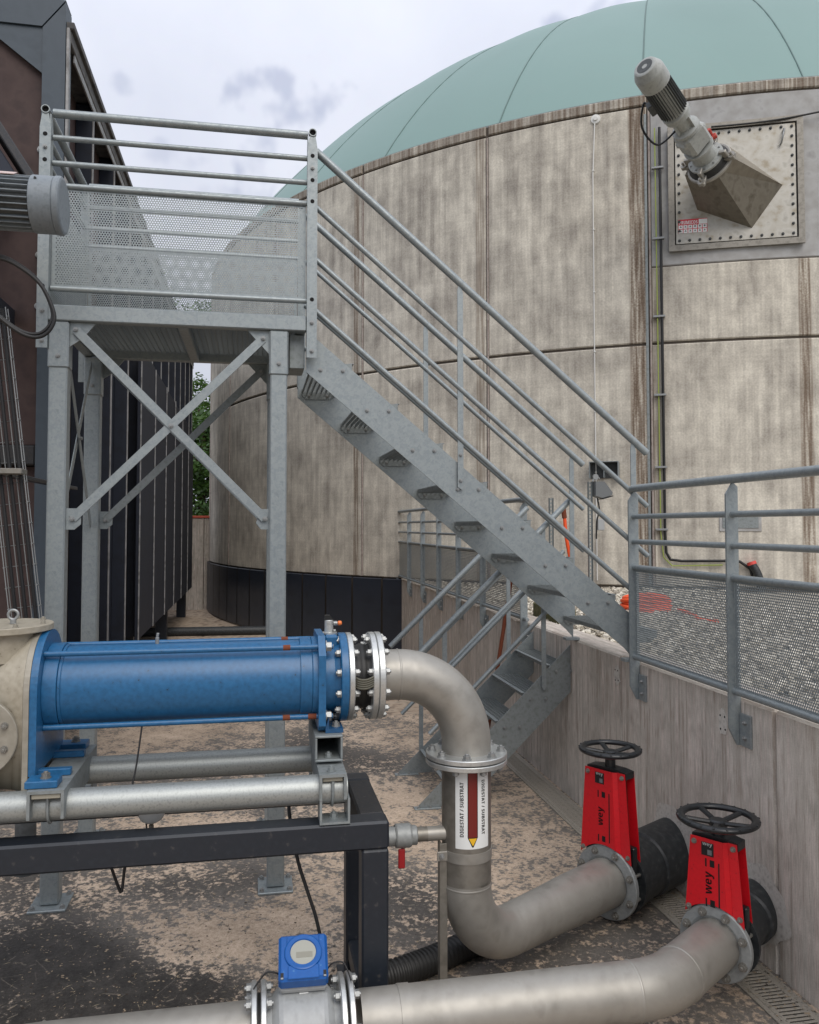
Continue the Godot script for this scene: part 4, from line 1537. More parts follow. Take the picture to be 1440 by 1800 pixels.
func build_agitator() -> void:
	var ang := -22.9
	var rad := deg_to_rad(ang)
	var n := Vector3(sin(rad), 0, cos(rad))          # out of the tank
	var r := Vector3(cos(rad), 0, -sin(rad))         # to the right along it
	var c := tank_point(ang, 7.01, TR + 0.01)
	var bs := Basis(r, Vector3.UP, n)
	var xf := Transform3D(bs, c)
	var t := thing("tank_agitator", "grey geared motor on a tilted stainless hood bolted to square tank hatch", "agitator", c)
	# mitred frame, plate, bolts
	for k in 4:
		var f := MB.new()
		f.prism([Vector2(-0.92, 0.92), Vector2(0.92, 0.92), Vector2(0.835, 0.835), Vector2(-0.835, 0.835)], -0.03, 0.02, xf * Transform3D(Basis(Vector3(0, 0, 1), k * PI / 2), Vector3.ZERO))
		part(t, "hatch_frame", f, M.steel_dull)
	var p := MB.new()
	p.box(xf * Vector3(0, 0, -0.005), Vector3(1.635, 1.635, 0.012), 0.003, bs)
	var plate := part(t, "hatch_plate", p, M.plate_steel)
	var gap := MB.new()
	gap.box(xf * Vector3(0, 0, -0.025), Vector3(1.66, 1.66, 0.01), 0.0, bs)
	part(t, "gasket", gap, M.hole)
	var places := []
	for k in 12:
		var s := -0.77 + 1.54 * k / 11.0
		places.append(xf * Vector3(s, 0.77, 0.001))
		places.append(xf * Vector3(s, -0.77, 0.001))
		if k > 0 and k < 11:
			places.append(xf * Vector3(-0.77, s, 0.001))
			places.append(xf * Vector3(0.77, s, 0.001))
	bolts(plate, places, n, 0.017, M.fin_dark, "hatch_bolt")
	# warning sticker
	var s := MB.new()
	s.box(xf * Vector3(-0.585, -0.56, 0.003), Vector3(0.40, 0.20, 0.002), 0.0, bs)
	var st := part(t, "warning_sticker", s, M.sticker_red)
	var wb := MB.new()
	wb.box(xf * Vector3(-0.445, -0.505, 0.0045), Vector3(0.116, 0.07, 0.001), 0.0, bs)
	for row in 2:
		for col in 6:
			wb.box(xf * Vector3(-0.752 + col * 0.066, -0.572 - row * 0.062, 0.0045), Vector3(0.056, 0.052, 0.001), 0.0, bs)
	part(st, "pictogram_fields", wb, M.label_white)
	var pg := MB.new()
	for row in 2:
		for col in 6:
			var q := xf * Vector3(-0.752 + col * 0.066, -0.568 - row * 0.062, 0.0052)
			if col > 2 and row == 0:
				pg.cyl(q, q + n * 0.0006, 0.014, -1.0, 10)
			else:
				pg.prism([Vector2(-0.016, -0.012), Vector2(0.016, -0.012), Vector2(0, 0.016)], 0.0, 0.0006, Transform3D(bs, q))
	part(st, "pictograms", pg, M.lamp_grey)
	var at := xf * Vector3(-0.645, -0.508, 0.0045)
	part(st, "lettering", text_bent("PRUMICOS", 0.05, 0.25, func(a, b, d): return at + r * a + Vector3.UP * b + n * (d + 0.001)), M.label_white)
	# handle
	var hd := MB.new()
	hd.tube([xf * Vector3(0.66, 0.72, 0.0), xf * Vector3(0.66, 0.72, 0.06), xf * Vector3(0.62, 0.52, 0.06), xf * Vector3(0.62, 0.52, 0.0)], 0.012, 8)
	part(plate, "handle", hd, M.zinc)
	# tilted hood: four flat faces from a diamond on the plate to the drive flange
	var base := [on_plane(1376, 325, c, n), on_plane(1322, 401, c, n), on_plane(1226, 369, c, n), on_plane(1283, 258, c, n)]
	var p1 := on_z(1133, 116, -9.05)                    # end of the motor
	var pf := p1.lerp(on_plane(1290, 352, c, n), 0.70)  # drive flange
	var ax := (p1 - pf).normalized()
	var fr := facing(ax)
	var top := []
	for q in [[1283, 274], [1256, 299], [1204, 308], [1228, 262]]:
		top.append(on_plane(q[0], q[1], pf, ax))
	var mid: Vector3 = (base[0] + base[2]) * 0.5
	var hood := MB.new()
	for k in 4:
		var j := (k + 1) % 4
		var ctr: Vector3 = (base[k] + base[j] + top[k] + top[j]) * 0.25
		hood.face([base[k], base[j], top[j]], ctr - (mid + pf) * 0.5)
		hood.face([base[k], top[j], top[k]], ctr - (mid + pf) * 0.5)
	hood.face(top, ax)
	part(t, "hood", hood, M.hood_steel)
	# flanges, clamps and seal
	var fl := MB.new()
	fl.lathe(Transform3D(fr, pf), [Vector2(0, -0.01), Vector2(0.30, -0.01), Vector2(0.31, 0.0), Vector2(0.31, 0.03), Vector2(0.30, 0.04), Vector2(0, 0.04)], 28)
	part(t, "hood_flange", fl, M.steel)
	var seal := MB.new()
	seal.lathe(Transform3D(fr, pf), [Vector2(0.28, 0.04), Vector2(0.25, 0.07), Vector2(0.24, 0.13), Vector2(0.19, 0.14)], 24, true)
	part(t, "rubber_seal", seal, M.black_rubber)
	for k in 4:
		var a := TAU * (k + 0.35) / 4.0
		var d := fr.x * cos(a) + fr.z * sin(a)
		var cl := MB.new()
		var tb := Basis(d, ax, d.cross(ax))
		cl.box(pf + d * 0.30 + ax * 0.06, Vector3(0.16, 0.05, 0.09), 0.008, tb)
		cl.box(pf + d * 0.25 + ax * 0.14, Vector3(0.10, 0.12, 0.05), 0.008, tb)
		cl.cyl(pf + d * 0.34 + ax * 0.0, pf + d * 0.34 + ax * 0.16, 0.018, -1.0, 8)
		cl.cyl(pf + d * 0.34 + ax * 0.085, pf + d * 0.34 + ax * 0.105, 0.05, -1.0, 12)
		part(t, "clamp", cl, M.steel)
	var neck := MB.new()
	var L := pf.distance_to(p1)
	neck.lathe(Transform3D(fr, pf), [Vector2(0.24, 0.13), Vector2(0.24, 0.16), Vector2(0.17, 0.18), Vector2(0.155, 0.32), Vector2(0.2, 0.36), Vector2(0.2, 0.39), Vector2(0, 0.39)], 24)
	var nk := part(t, "neck", neck, M.drive_grey)
	var np := []
	for k in 10:
		var a := TAU * k / 10.0
		np.append(pf + ax * 0.16 + (fr.x * cos(a) + fr.z * sin(a)) * 0.205)
	bolts(nk, np, ax, 0.016)
	var gb := MB.new()
	gb.box(pf + ax * 0.56, Vector3(0.34, 0.34, 0.30), 0.045, fr * Basis(Vector3.UP, 0.5))
	gb.box(pf + ax * 0.62, Vector3(0.40, 0.1, 0.22), 0.03, fr * Basis(Vector3.UP, 0.5))
	part(t, "gearbox", gb, M.drive_grey)
	var ad := MB.new()
	ad.lathe(Transform3D(fr, pf + ax * 0.72), [Vector2(0.15, 0), Vector2(0.18, 0.02), Vector2(0.18, 0.06), Vector2(0.11, 0.09), Vector2(0.11, 0.24), Vector2(0.17, 0.28), Vector2(0.17, 0.34), Vector2(0, 0.34)], 24)
	for k in 4:
		var a := TAU * (k + 0.5) / 4.0
		var d := fr.x * cos(a) + fr.z * sin(a)
		ad.box(pf + ax * 0.88 + d * 0.125, Vector3(0.06, 0.2, 0.012), 0.003, Basis(d, ax, d.cross(ax)))
	part(t, "coupling_housing", ad, M.drive_grey)
	var m0 := 1.06
	var fan := L - 0.27
	var mb := MB.new()
	mb.lathe(Transform3D(fr, pf + ax * m0), [Vector2(0.12, 0), Vector2(0.18, 0.0), Vector2(0.18, 0.03), Vector2(0.155, 0.05), Vector2(0.155, fan - m0)], 24)
	var motor := part(t, "motor", mb, M.drive_grey)
	for k in 30:
		var a := TAU * k / 30.0
		var d := fr.x * cos(a) + fr.z * sin(a)
		var fb := MB.new()
		fb.box(pf + ax * ((m0 + 0.06 + fan) * 0.5) + d * 0.165, Vector3(0.035, fan - m0 - 0.08, 0.006), 0.0, Basis(d, ax, d.cross(ax)))
		part(motor, "cooling_fin", fb, M.fin_dark)
	var fc := MB.new()
	fc.lathe(Transform3D(fr, pf + ax * fan), [Vector2(0.188, -0.03), Vector2(0.19, 0.0), Vector2(0.19, 0.14), Vector2(0.185, 0.17), Vector2(0.14, 0.26), Vector2(0.12, 0.268), Vector2(0, 0.268)], 28)
	var cov := part(motor, "fan_cover", fc, M.drive_grey)
	var gl := MB.new()
	gl.lathe(Transform3D(fr, pf + ax * (fan + 0.269)), [Vector2(0.035, 0), Vector2(0.035, 0.002), Vector2(0.10, 0.002), Vector2(0.10, 0)], 24)
	part(cov, "air_grille", gl, M.fin_dark)
	var jb := MB.new()
	jb.box(pf + ax * (m0 + 0.2) - r * 0.2 - Vector3.UP * 0.05, Vector3(0.1, 0.16, 0.12), 0.01, fr)
	part(motor, "terminal_box", jb, M.fin_dark)
	var eb := MB.new()
	eb.lathe(Transform3D(facing(ax.cross(Vector3.UP)), pf + ax * (m0 + 0.3) + r * 0.16 + Vector3.UP * 0.08), [Vector2(0.012, -0.005), Vector2(0.022, -0.005), Vector2(0.022, 0.005), Vector2(0.012, 0.005), Vector2(0.012, -0.005)], 12)
	part(motor, "lifting_eye", eb, M.zinc)
	var ind := MB.new()
	ind.box(pf + ax * 0.22 + fr.x * 0.0 + Vector3.UP * 0.22 + r * 0.12, Vector3(0.12, 0.05, 0.08), 0.01, fr)
	ind.cyl(pf + ax * 0.22 + Vector3.UP * 0.26 + r * 0.1, pf + ax * 0.30 + Vector3.UP * 0.28 + r * 0.1, 0.03, -1.0, 10)
	part(t, "red_guard", ind, flat("guard_red", rgb8(170, 62, 50), 0.6))
	var cb := MB.new()
	var ja := pf + ax * (m0 + 0.14) - r * 0.25 - Vector3.UP * 0.05
	cb.tube(smooth_path([ja, ja - r * 0.08 + Vector3.UP * 0.12, ja - r * 0.1 - Vector3.UP * 0.15 - n * 0.1, ja + r * 0.1 - Vector3.UP * 0.35 - n * 0.2, pf + ax * 0.75 - r * 0.12]), 0.014, 7)
	part(motor, "cable", cb, M.cable)


func tank_line(pts: Array, r: float, out := 0.02) -> MB:
	# tube along the tank wall through [angle, height] points
	var path := []
	for i in range(pts.size() - 1):
		for k in 6:
			var f := k / 6.0
			path.append(tank_point(lerpf(pts[i][0], pts[i + 1][0], f), lerpf(pts[i][1], pts[i + 1][1], f), TR + out))
	path.append(tank_point(pts[-1][0], pts[-1][1], TR + out))
	var mb := MB.new()
	mb.tube(path, r, 7)
	return mb


func build_tank_fittings() -> void:
	# lightning conductor
	var lc := thing("lightning_conductor", "thin white lightning conductor wire with round disc on tank wall", "conductor", tank_point(-31.65, 1.3, TR))
	part(lc, "wire", tank_line([[-31.55, 8.2], [-31.7, 7.4], [-31.7, 4.8], [-31.66, 1.3]], 0.009, 0.025), M.white_paint)
	var d := MB.new()
	var n := (tank_point(-31.5, 0) - TC).normalized()
	d.lathe(Transform3D(facing(n), tank_point(-31.5, 8.24)), [Vector2(0.075, 0.0), Vector2(0.07, 0.025), Vector2(0.035, 0.03), Vector2(0.03, 0.05), Vector2(0, 0.05)], 16)
	part(lc, "disc", d, M.white_paint)
	for y in [7.45, 6.55, 5.6, 4.7, 3.8, 2.9, 2.0]:
		var k := MB.new()
		k.box(tank_point(-31.68, y, TR + 0.02), Vector3(0.03, 0.02, 0.04), 0.004, Basis(Vector3.UP, deg_to_rad(-31.7)))
		part(lc, "clip", k, M.white_paint)
	# conduit run with clips: black cable, thin green-yellow earth wire
	var cr := thing("cable_run", "black cable beside wire mesh strip climbing the tank wall", "cable", tank_point(-27.5, 1.6, TR))
	part(cr, "cable", tank_line([[-27.45, 7.95], [-27.42, 5.0], [-27.4, 2.0], [-27.34, 1.72], [-27.1, 1.62], [-26.4, 1.60], [-23.6, 1.61], [-23.0, 1.60], [-22.4, 1.50], [-22.2, 1.3]], 0.02, 0.05), M.cable)
	part(cr, "earth_wire", tank_line([[-27.75, 7.95], [-27.7, 5.0], [-27.66, 2.0], [-27.5, 1.65], [-27.0, 1.53], [-24.0, 1.55]], 0.009, 0.045), M.wire_green)
	var wm := MB.new()
	for e in [-27.62, -27.52]:
		for i in 20:
			var y := 1.7 + i * 0.32
			wm.cyl(tank_point(e, y, TR + 0.03), tank_point(e, y + 0.32, TR + 0.03), 0.003, -1.0, 5, false)
	var yy := 1.72
	while yy < 7.9:
		wm.cyl(tank_point(-27.66, yy, TR + 0.03), tank_point(-27.46, yy, TR + 0.03), 0.003, -1.0, 5, false)
		yy += 0.1
	part(cr, "wire_mesh_strip", wm, M.zinc)
	for y in [7.35, 6.3, 5.15, 4.0, 2.95, 2.05]:
		var k := MB.new()
		k.box(tank_point(-27.6, y, TR + 0.045), Vector3(0.17, 0.03, 0.07), 0.004, Basis(Vector3.UP, deg_to_rad(-27.6)))
		part(cr, "clip", k, M.zinc)
	# flat metal strip that covers the joint
	var js := MB.new()
	js.lathe(Transform3D(Basis(), TC), [Vector2(TR - 0.01, 1.25), Vector2(TR + 0.012, 1.25), Vector2(TR + 0.012, 8.2), Vector2(TR - 0.01, 8.2)], 2, false, deg_to_rad(-28.42), deg_to_rad(-28.26))
	tag(part(self, "joint_strip", js, M.galv_old), "narrow grey metal strip covering upright joint beside cable run", "strip")
	var tc := MB.new()
	var path := []
	for i in 14:
		var f := i / 13.0
		path.append(tank_point(lerpf(-24.3, -17.0, f), 7.86 + 0.12 * f - 0.05 * sin(f * PI), TR + 0.06))
	tc.tube(path, 0.013, 6)
	tag(part(self, "cable", tc, M.cable), "thin black cable strung above the square tank hatch", "cable")
	# small blank cover plate
	var cp := thing("cover_plate", "small blank grey rectangular cover plate low on tank wall", "plate", tank_point(-22.9, 2.16, TR))
	var cb := Basis(Vector3.UP, deg_to_rad(-22.9))
	var m1 := MB.new()
	m1.box(tank_point(-22.9, 2.16, TR + 0.006), Vector3(0.56, 0.27, 0.012), 0.003, cb)
	part(cp, "mortar_surround", m1, M.patch_concrete)
	var m2 := MB.new()
	m2.box(tank_point(-22.9, 2.165, TR + 0.014), Vector3(0.48, 0.19, 0.012), 0.003, cb)
	part(cp, "plate", m2, M.galv_old)
	# black outlet with red rim
	var ob := thing("black_outlet", "short black hose end with red rim against tank foot", "hose", tank_point(-22.1, 1.2, TR + 0.1))
	var o1 := MB.new()
	o1.tube(smooth_path([tank_point(-22.3, 1.56, TR + 0.08), tank_point(-22.0, 1.42, TR + 0.1), tank_point(-21.8, 1.2, TR + 0.12)], 5), 0.055, 12)
	part(ob, "hose", o1, M.pe_black)
	var o2 := MB.new()
	o2.tube([tank_point(-22.36, 1.60, TR + 0.075), tank_point(-22.3, 1.56, TR + 0.08)], 0.062, 12)
	part(ob, "rim", o2, flat("rim_red", rgb8(206, 74, 66), 0.5))
	# open sheet metal hood on the wall
	var hb := Basis(Vector3.UP, deg_to_rad(-31.0))
	var hc := tank_point(-31.1, 2.92, TR + 0.0)
	var ho := thing("wall_hood", "open fronted sheet metal box fixed to tank wall above floodlight", "box", hc)
	for q in [[Vector3(0, 0.12, 0.1), Vector3(0.42, 0.01, 0.2)], [Vector3(-0.205, 0, 0.1), Vector3(0.01, 0.24, 0.2)], [Vector3(0.205, 0, 0.1), Vector3(0.01, 0.24, 0.2)], [Vector3(0.0, -0.03, 0.09), Vector3(0.012, 0.16, 0.15)]]:
		var k := MB.new()
		k.box(hc + hb * q[0], q[1], 0.002, hb)
		part(ho, "sheet", k, M.galv)
	var kb := MB.new()
	kb.box(hc + hb * Vector3(0, 0, 0.012), Vector3(0.40, 0.23, 0.01), 0.002, hb)
	part(ho, "back_sheet", kb, M.fin_dark)
	# slotted posts with floodlight, switch box and orange hose
	var fd := TR + 0.75
	for q in [[-33.9, 2.5, "slotted steel post in gravel, left of orange hose"], [-31.6, 2.72, "slotted steel post in gravel carrying a grey floodlight"]]:
		var pb := tank_point(q[0], 1.15, fd)
		var po := thing("slotted_post", q[2], "post", pb, "slotted posts in the gravel")
		var H: float = q[1] - 1.15
		for e in [[Vector3(-0.028, H * 0.5, 0), Vector3(0.004, H, 0.05)], [Vector3(0.028, H * 0.5, 0), Vector3(0.004, H, 0.05)]]:
			var k := MB.new()
			k.box(pb + e[0], e[1], 0.001)
			part(po, "side_flange", k, M.galv_old)
		var back := MB.new()
		for s in [-1.0, 1.0]:
			back.span(pb + Vector3(s * 0.025, 0, -0.004), pb + Vector3(s * 0.008, H, 0.0))
		var y := 0.0
		while y < H - 0.02:
			back.span(pb + Vector3(-0.008, y, -0.004), pb + Vector3(0.008, y + 0.02, 0.0))
			y += 0.055
		part(po, "slotted_web", back, M.galv_old)
	var lb := tank_point(-31.6, 2.62, fd) + Vector3(0.12, 0, 0.02)
	var fl := thing("floodlight", "grey hooded floodlight on slotted post in front of tank", "floodlight", lb)
	var l1 := MB.new()
	l1.prism([Vector2(-0.08, 0.10), Vector2(0.05, 0.10), Vector2(0.17, -0.05), Vector2(0.16, -0.09), Vector2(0.02, -0.13), Vector2(-0.08, -0.10)], -0.09, 0.09, Transform3D(Basis(), lb))
	part(fl, "housing", l1, M.lamp_grey)
	var l2 := MB.new()
	l2.bar(lb + Vector3(0.03, -0.142, 0), lb + Vector3(0.18, -0.10, 0), 0.17, 0.012, Vector3(-0.3, 1, 0))
	part(fl, "glass_frame", l2, M.black_paint)
	var l3 := MB.new()
	l3.tube(smooth_path([lb + Vector3(-0.1, 0.1, 0.03), lb + Vector3(-0.06, 0.17, 0.03), lb + Vector3(0.0, 0.14, 0.03)], 5), 0.014, 7)
	l3.cyl(lb + Vector3(-0.06, 0.165, 0.02), lb + Vector3(-0.06, 0.165, 0.05), 0.04, -1.0, 14)
	part(fl, "bracket", l3, M.zinc)
	var jb := MB.new()
	jb.box(lb + Vector3(0.03, -0.5, -0.02), Vector3(0.1, 0.16, 0.07), 0.008)
	tag(part(self, "junction_box", jb, M.box_grey), "small grey junction box below the floodlight", "box")
	var jc := MB.new()
	jc.tube(smooth_path([lb + Vector3(-0.02, -0.13, 0), lb + Vector3(0.0, -0.3, 0.02), lb + Vector3(-0.03, -0.45, 0), lb + Vector3(-0.04, -0.7, 0)], 5), 0.012, 6)
	tag(part(self, "cable", jc, M.cable), "short black cable hanging below the floodlight", "cable")
	var oh := thing("orange_hose", "orange hose hanging down beside the slotted post", "hose", tank_point(-32.9, 1.2, fd))
	var h0 := tank_point(-33.1, 2.22, fd)
	var o3 := MB.new()
	o3.tube(smooth_path([h0, h0 + Vector3(0.02, -0.3, 0.02), h0 + Vector3(0.08, -0.62, 0.02), h0 + Vector3(0.14, -1.0, 0.05)], 6), 0.026, 10)
	part(oh, "hose", o3, M.orange)
	var o4 := MB.new()
	o4.rod(h0 + Vector3(0, -0.01, 0), h0 + Vector3(-0.02, 0.16, 0), 0.035, 10, 0.004)
	part(oh, "coupling", o4, M.rust)
	# coil of orange hose behind the railing
	var ch := thing("hose_coil", "coil of orange hose lying on gravel behind the railing", "hose", Vector3(4.15, 1.18, -8.1))
	for k in 5:
		var mb := MB.new()
		var pts := []
		for i in 37:
			var a := TAU * i / 36.0
			pts.append(Vector3(4.15 + cos(a) * (0.24 + 0.02 * (k % 2)), 1.20 + k * 0.034 + 0.012 * sin(a * 2.0 + k), -8.25 + sin(a) * (0.25 - 0.015 * k)))
		mb.tube(pts, 0.02, 8, false)
		part(ch, "hose_turn", mb, M.orange)
	var tail := MB.new()
	tail.tube(smooth_path([Vector3(4.4, 1.22, -8.0), Vector3(4.35, 1.2, -7.6), Vector3(4.22, 1.2, -7.3), Vector3(4.3, 1.2, -7.1)], 6), 0.02, 8)
	part(ch, "hose_tail", tail, M.orange)
	# mossy timber kerb behind the wall
	var wk := MB.new()
	wk.span(Vector3(2.75, 1.17, -7.9), Vector3(2.93, 1.34, -7.2), 0.015)
	tag(part(self, "timber_block", wk, M.wood_old), "mossy old timber block on gravel near stair head", "timber")


# ------------------------------------------------------------------ pump, pipes and valves

const PZ := -3.63
const PH := 1.44


func stadium(r: float, bottom: float, k := 20) -> Array:
	# round top, straight sides down to a flat bottom (height measured from the centre)
	var out := [Vector2(-r, bottom), Vector2(r, bottom)]
	for i in range(k + 1):
		var a := PI * i / k
		out.append(Vector2(cos(a) * r, sin(a) * r))
	return out


func flange_ring(c: Vector3, d: Vector3, ro: float, ri: float, th: float, seg := 40) -> MB:
	var mb := MB.new()
	mb.lathe(Transform3D(facing(d), c), [Vector2(ri, 0), Vector2(ro - 0.003, 0), Vector2(ro, 0.003), Vector2(ro, th - 0.003), Vector2(ro - 0.003, th), Vector2(ri, th), Vector2(ri, 0)], seg)
	return mb


func circle_of(c: Vector3, d: Vector3, r: float, k: int, phase := 0.5) -> Array:
	var f := facing(d)
	var out := []
	for i in k:
		var a := TAU * (i + phase) / k
		out.append(c + f.x * (r * cos(a)) + f.z * (r * sin(a)))
	return out


func build_pump() -> void:
	build_skid()
	var X := Vector3.RIGHT
	var ax := Vector3(0, PH, PZ)
	var t := thing("screw_pump", "blue horizontal screw pump with beige inlet housing on dark skid", "pump", Vector3(-0.3, 1.12, PZ))
	# frame that turns the xy polygon into the zy plane, extruded along x
	var side := Transform3D(Basis(Vector3(0, 0, -1), Vector3.UP, Vector3.RIGHT), ax)
	# beige inlet housing
	var hb := MB.new()
	var secs := [[-1.75, 0.185, -0.35], [-1.02, 0.185, -0.35], [-0.98, 0.19, -0.35], [-0.93, 0.206, -0.35], [-0.89, 0.224, -0.35], [-0.868, 0.236, -0.35]]
	var rings := []
	for s in secs:
		var ring := []
		for p in stadium(s[1], s[2], 24):
			ring.append(side * Vector3(p.x, p.y, s[0]))
		rings.append(ring)
	for i in range(rings.size() - 1):
		var m: int = rings[i].size()
		var b := hb.v.size()
		for e in [rings[i], rings[i + 1]]:
			for j in m:
				var p: Vector3 = e[j]
				var nn := Vector3(0, maxf(p.y - PH, 0.0), p.z - PZ).normalized()
				if p.y < PH - 0.34 and j < 2:
					nn = Vector3(0, -0.4, p.z - PZ).normalized()
				hb.vert(p, nn)
		for j in m:
			var q := (j + 1) % m
			if j == 0:
				continue
			hb.ix.append_array(PackedInt32Array([b + j, b + m + j, b + q, b + q, b + m + j, b + m + q]))
	var housing := part(t, "inlet_housing", hb, M.beige)
	var cap := MB.new()
	cap.prism(stadium(0.237, -0.35, 28), -0.867, -0.846, side)
	part(housing, "rim_flange", cap, M.beige_rim)
	var endc := MB.new()
	endc.prism(stadium(0.186, -0.35, 24), -1.765, -1.7505, side)
	part(housing, "end_cover", endc, M.beige)
	# top port with cover and eyebolt
	var tp := MB.new()
	tp.lathe(Transform3D(Basis(), Vector3(-1.03, 0, PZ)), [Vector2(0.175, 1.56), Vector2(0.175, 1.672)], 36)
	var port := part(housing, "top_port", tp, M.beige)
	var cv := MB.new()
	cv.lathe(Transform3D(Basis(), Vector3(-1.03, 0, PZ)), [Vector2(0.17, 1.673), Vector2(0.21, 1.673), Vector2(0.213, 1.676), Vector2(0.213, 1.697), Vector2(0.21, 1.70), Vector2(0, 1.70)], 40)
	part(housing, "port_cover", cv, M.beige)
	bolts(port, circle_of(Vector3(-1.03, 1.70, PZ), Vector3.UP, 0.185, 8, 0.2), Vector3.UP, 0.010, M.beige_rim)
	var eb := MB.new()
	var ring := []
	for i in 25:
		var a := TAU * i / 24.0
		ring.append(Vector3(-0.965 + cos(a) * 0.019, 1.738 + sin(a) * 0.019, PZ + 0.02))
	eb.tube(ring, 0.006, 8, false)
	eb.rod(Vector3(-0.965, 1.70, PZ + 0.02), Vector3(-0.965, 1.72, PZ + 0.02), 0.012, 10)
	part(housing, "eyebolt", eb, M.zinc)
	# port on the front side
	var fp := MB.new()
	fp.lathe(Transform3D(facing(Vector3(0, 0, 1)), Vector3(-1.035, 1.295, -3.46)), [Vector2(0.12, 0.0), Vector2(0.12, 0.05), Vector2(0.15, 0.05), Vector2(0.153, 0.053), Vector2(0.153, 0.07), Vector2(0.15, 0.073), Vector2(0.06, 0.073), Vector2(0.06, 0.03), Vector2(0, 0.03)], 40)
	var fpo := part(housing, "side_port_flange", fp, M.beige_rim)
	bolts(fpo, circle_of(Vector3(-1.035, 1.295, -3.387), Vector3(0, 0, 1), 0.115, 8, 0.5), Vector3(0, 0, 1), 0.0115, M.old_bolt)
	# blue plate with its feet
	var bp := MB.new()
	bp.prism(stadium(0.233, -0.3, 28), -0.845, -0.818, side)
	var plate := part(t, "end_plate", bp, M.blue)
	for z in [-3.33, -3.46, -3.72, -3.86]:
		var pad := MB.new()
		var wide: bool = z == -3.33 or z == -3.86
		pad.span(Vector3(-0.83, 1.125, z - (0.045 if wide else 0.018)), Vector3(-0.715 if wide else -0.70, 1.152, z + (0.045 if wide else 0.018)), 0.003)
		part(plate, "foot_pad", pad, M.blue)
		if wide:
			bolts(plate, [Vector3(-0.765, 1.152, z)], Vector3.UP, 0.016, M.old_bolt)
	# stator tube, collars
	var st := MB.new()
	st.lathe(Transform3D(facing(X), ax + X * -0.8), [Vector2(0.163, 0.0), Vector2(0.163, 1.075)], 48)
	var stator := part(t, "stator_tube", st, M.blue)
	for q in [[-0.818, 0.055, 0.176], [-0.762, 0.012, 0.170], [0.195, 0.05, 0.172], [0.245, 0.03, 0.176]]:
		var cl := MB.new()
		cl.lathe(Transform3D(facing(X), ax + X * q[0]), [Vector2(0.16, 0), Vector2(q[2] - 0.002, 0), Vector2(q[2], 0.002), Vector2(q[2], q[1] - 0.002), Vector2(q[2] - 0.002, q[1]), Vector2(0.16, q[1])], 48)
		part(stator, "collar", cl, M.blue)
	# tie rods with rust at the ends
	for q in [[0.15, 0.13], [0.15, -0.13], [-0.14, 0.13], [-0.14, -0.13]]:
		var rd := MB.new()
		var a := ax + Vector3(-0.818, q[0], q[1])
		rd.rod(a, a + X * 1.15, 0.0115, 14)
		var rod := part(t, "tie_rod", rd, M.blue)
		for s in [[0.94, 0.03], [1.045, 0.035]]:
			if q[0] > 0.0 and s[0] > 1.0:
				continue
			var rp := MB.new()
			rp.cyl(a + X * s[0], a + X * (s[0] + s[1]), 0.0119, -1.0, 14, false)
			part(rod, "rust_patch", rp, M.rust)
		bolts(rod, [a + X * 1.118], X, 0.021)
	# head: yoke plate, bell, flange
	var yk := MB.new()
	yk.prism([Vector2(-0.185, -0.17), Vector2(-0.15, -0.195), Vector2(0.15, -0.195), Vector2(0.185, -0.17), Vector2(0.185, 0.12), Vector2(0.12, 0.195), Vector2(-0.12, 0.195), Vector2(-0.185, 0.12)], 0.268, 0.298, side)
	part(t, "yoke_plate", yk, M.blue)
	var hd := MB.new()
	hd.lathe(Transform3D(facing(X), ax), [Vector2(0.15, 0.298), Vector2(0.15, 0.34), Vector2(0.158, 0.362), Vector2(0.186, 0.364), Vector2(0.19, 0.368), Vector2(0.19, 0.394), Vector2(0.187, 0.397), Vector2(0.12, 0.397)], 48)
	var head := part(t, "outlet_head", hd, M.blue)
	bolts(head, circle_of(ax + X * 0.364, -X, 0.168, 12), -X, 0.0150)
	var nb := MB.new()
	nb.span(Vector3(0.30, PH + 0.12, PZ - 0.06), Vector3(0.362, PH + 0.188, PZ + 0.06), 0.01)
	part(head, "gauge_boss", nb, M.blue)
	# outlet foot
	var ft := MB.new()
	ft.prism([Vector2(0.298, 1.262), Vector2(0.298, 1.237), Vector2(0.372, 1.237), Vector2(0.372, 1.255), Vector2(0.312, 1.255), Vector2(0.312, 1.30)], PZ - 0.17, PZ + 0.17)
	ft.span(Vector3(0.2985, 1.237, PZ - 0.10), Vector3(0.311, 1.32, PZ + 0.10))
	var foot := part(t, "outlet_foot", ft, M.blue_dark)
	bolts(foot, [Vector3(0.345, 1.255, PZ + 0.13), Vector3(0.345, 1.255, PZ - 0.13)], Vector3.UP, 0.015)
	# pressure sensor on the head
	var g := thing("pressure_sensor", "small grey cylinder sensor with orange plug on blue pump head", "sensor", Vector3(0.325, PH + 0.188, PZ))
	var g0 := Vector3(0.325, PH + 0.188, PZ)
	var g1 := MB.new()
	g1.lathe(Transform3D(Basis(), g0), [Vector2(0.036, 0), Vector2(0.036, 0.006), Vector2(0.0195, 0.008), Vector2(0.0195, 0.058), Vector2(0.018, 0.06), Vector2(0, 0.06)], 20)
	part(g, "body", g1, M.flange)
	var g2 := MB.new()
	g2.prism([Vector2(-0.02, 0.0), Vector2(0.02, 0.0), Vector2(0.004, 0.02), Vector2(-0.018, 0.02)], -0.012, 0.012, Transform3D(Basis(), g0 + Vector3(0, 0.061, 0)))
	part(g, "cap", g2, M.black_paint)
	var g3 := MB.new()
	g3.rod(g0 + Vector3(0.018, 0.045, 0.005), g0 + Vector3(0.038, 0.045, 0.005), 0.010, 6)
	g3.rod(g0 + Vector3(0.018, 0.014, 0.01), g0 + Vector3(0.03, 0.014, 0.01), 0.006, 6)
	part(g, "plug_nut", g3, M.zinc)
	var g4 := MB.new()
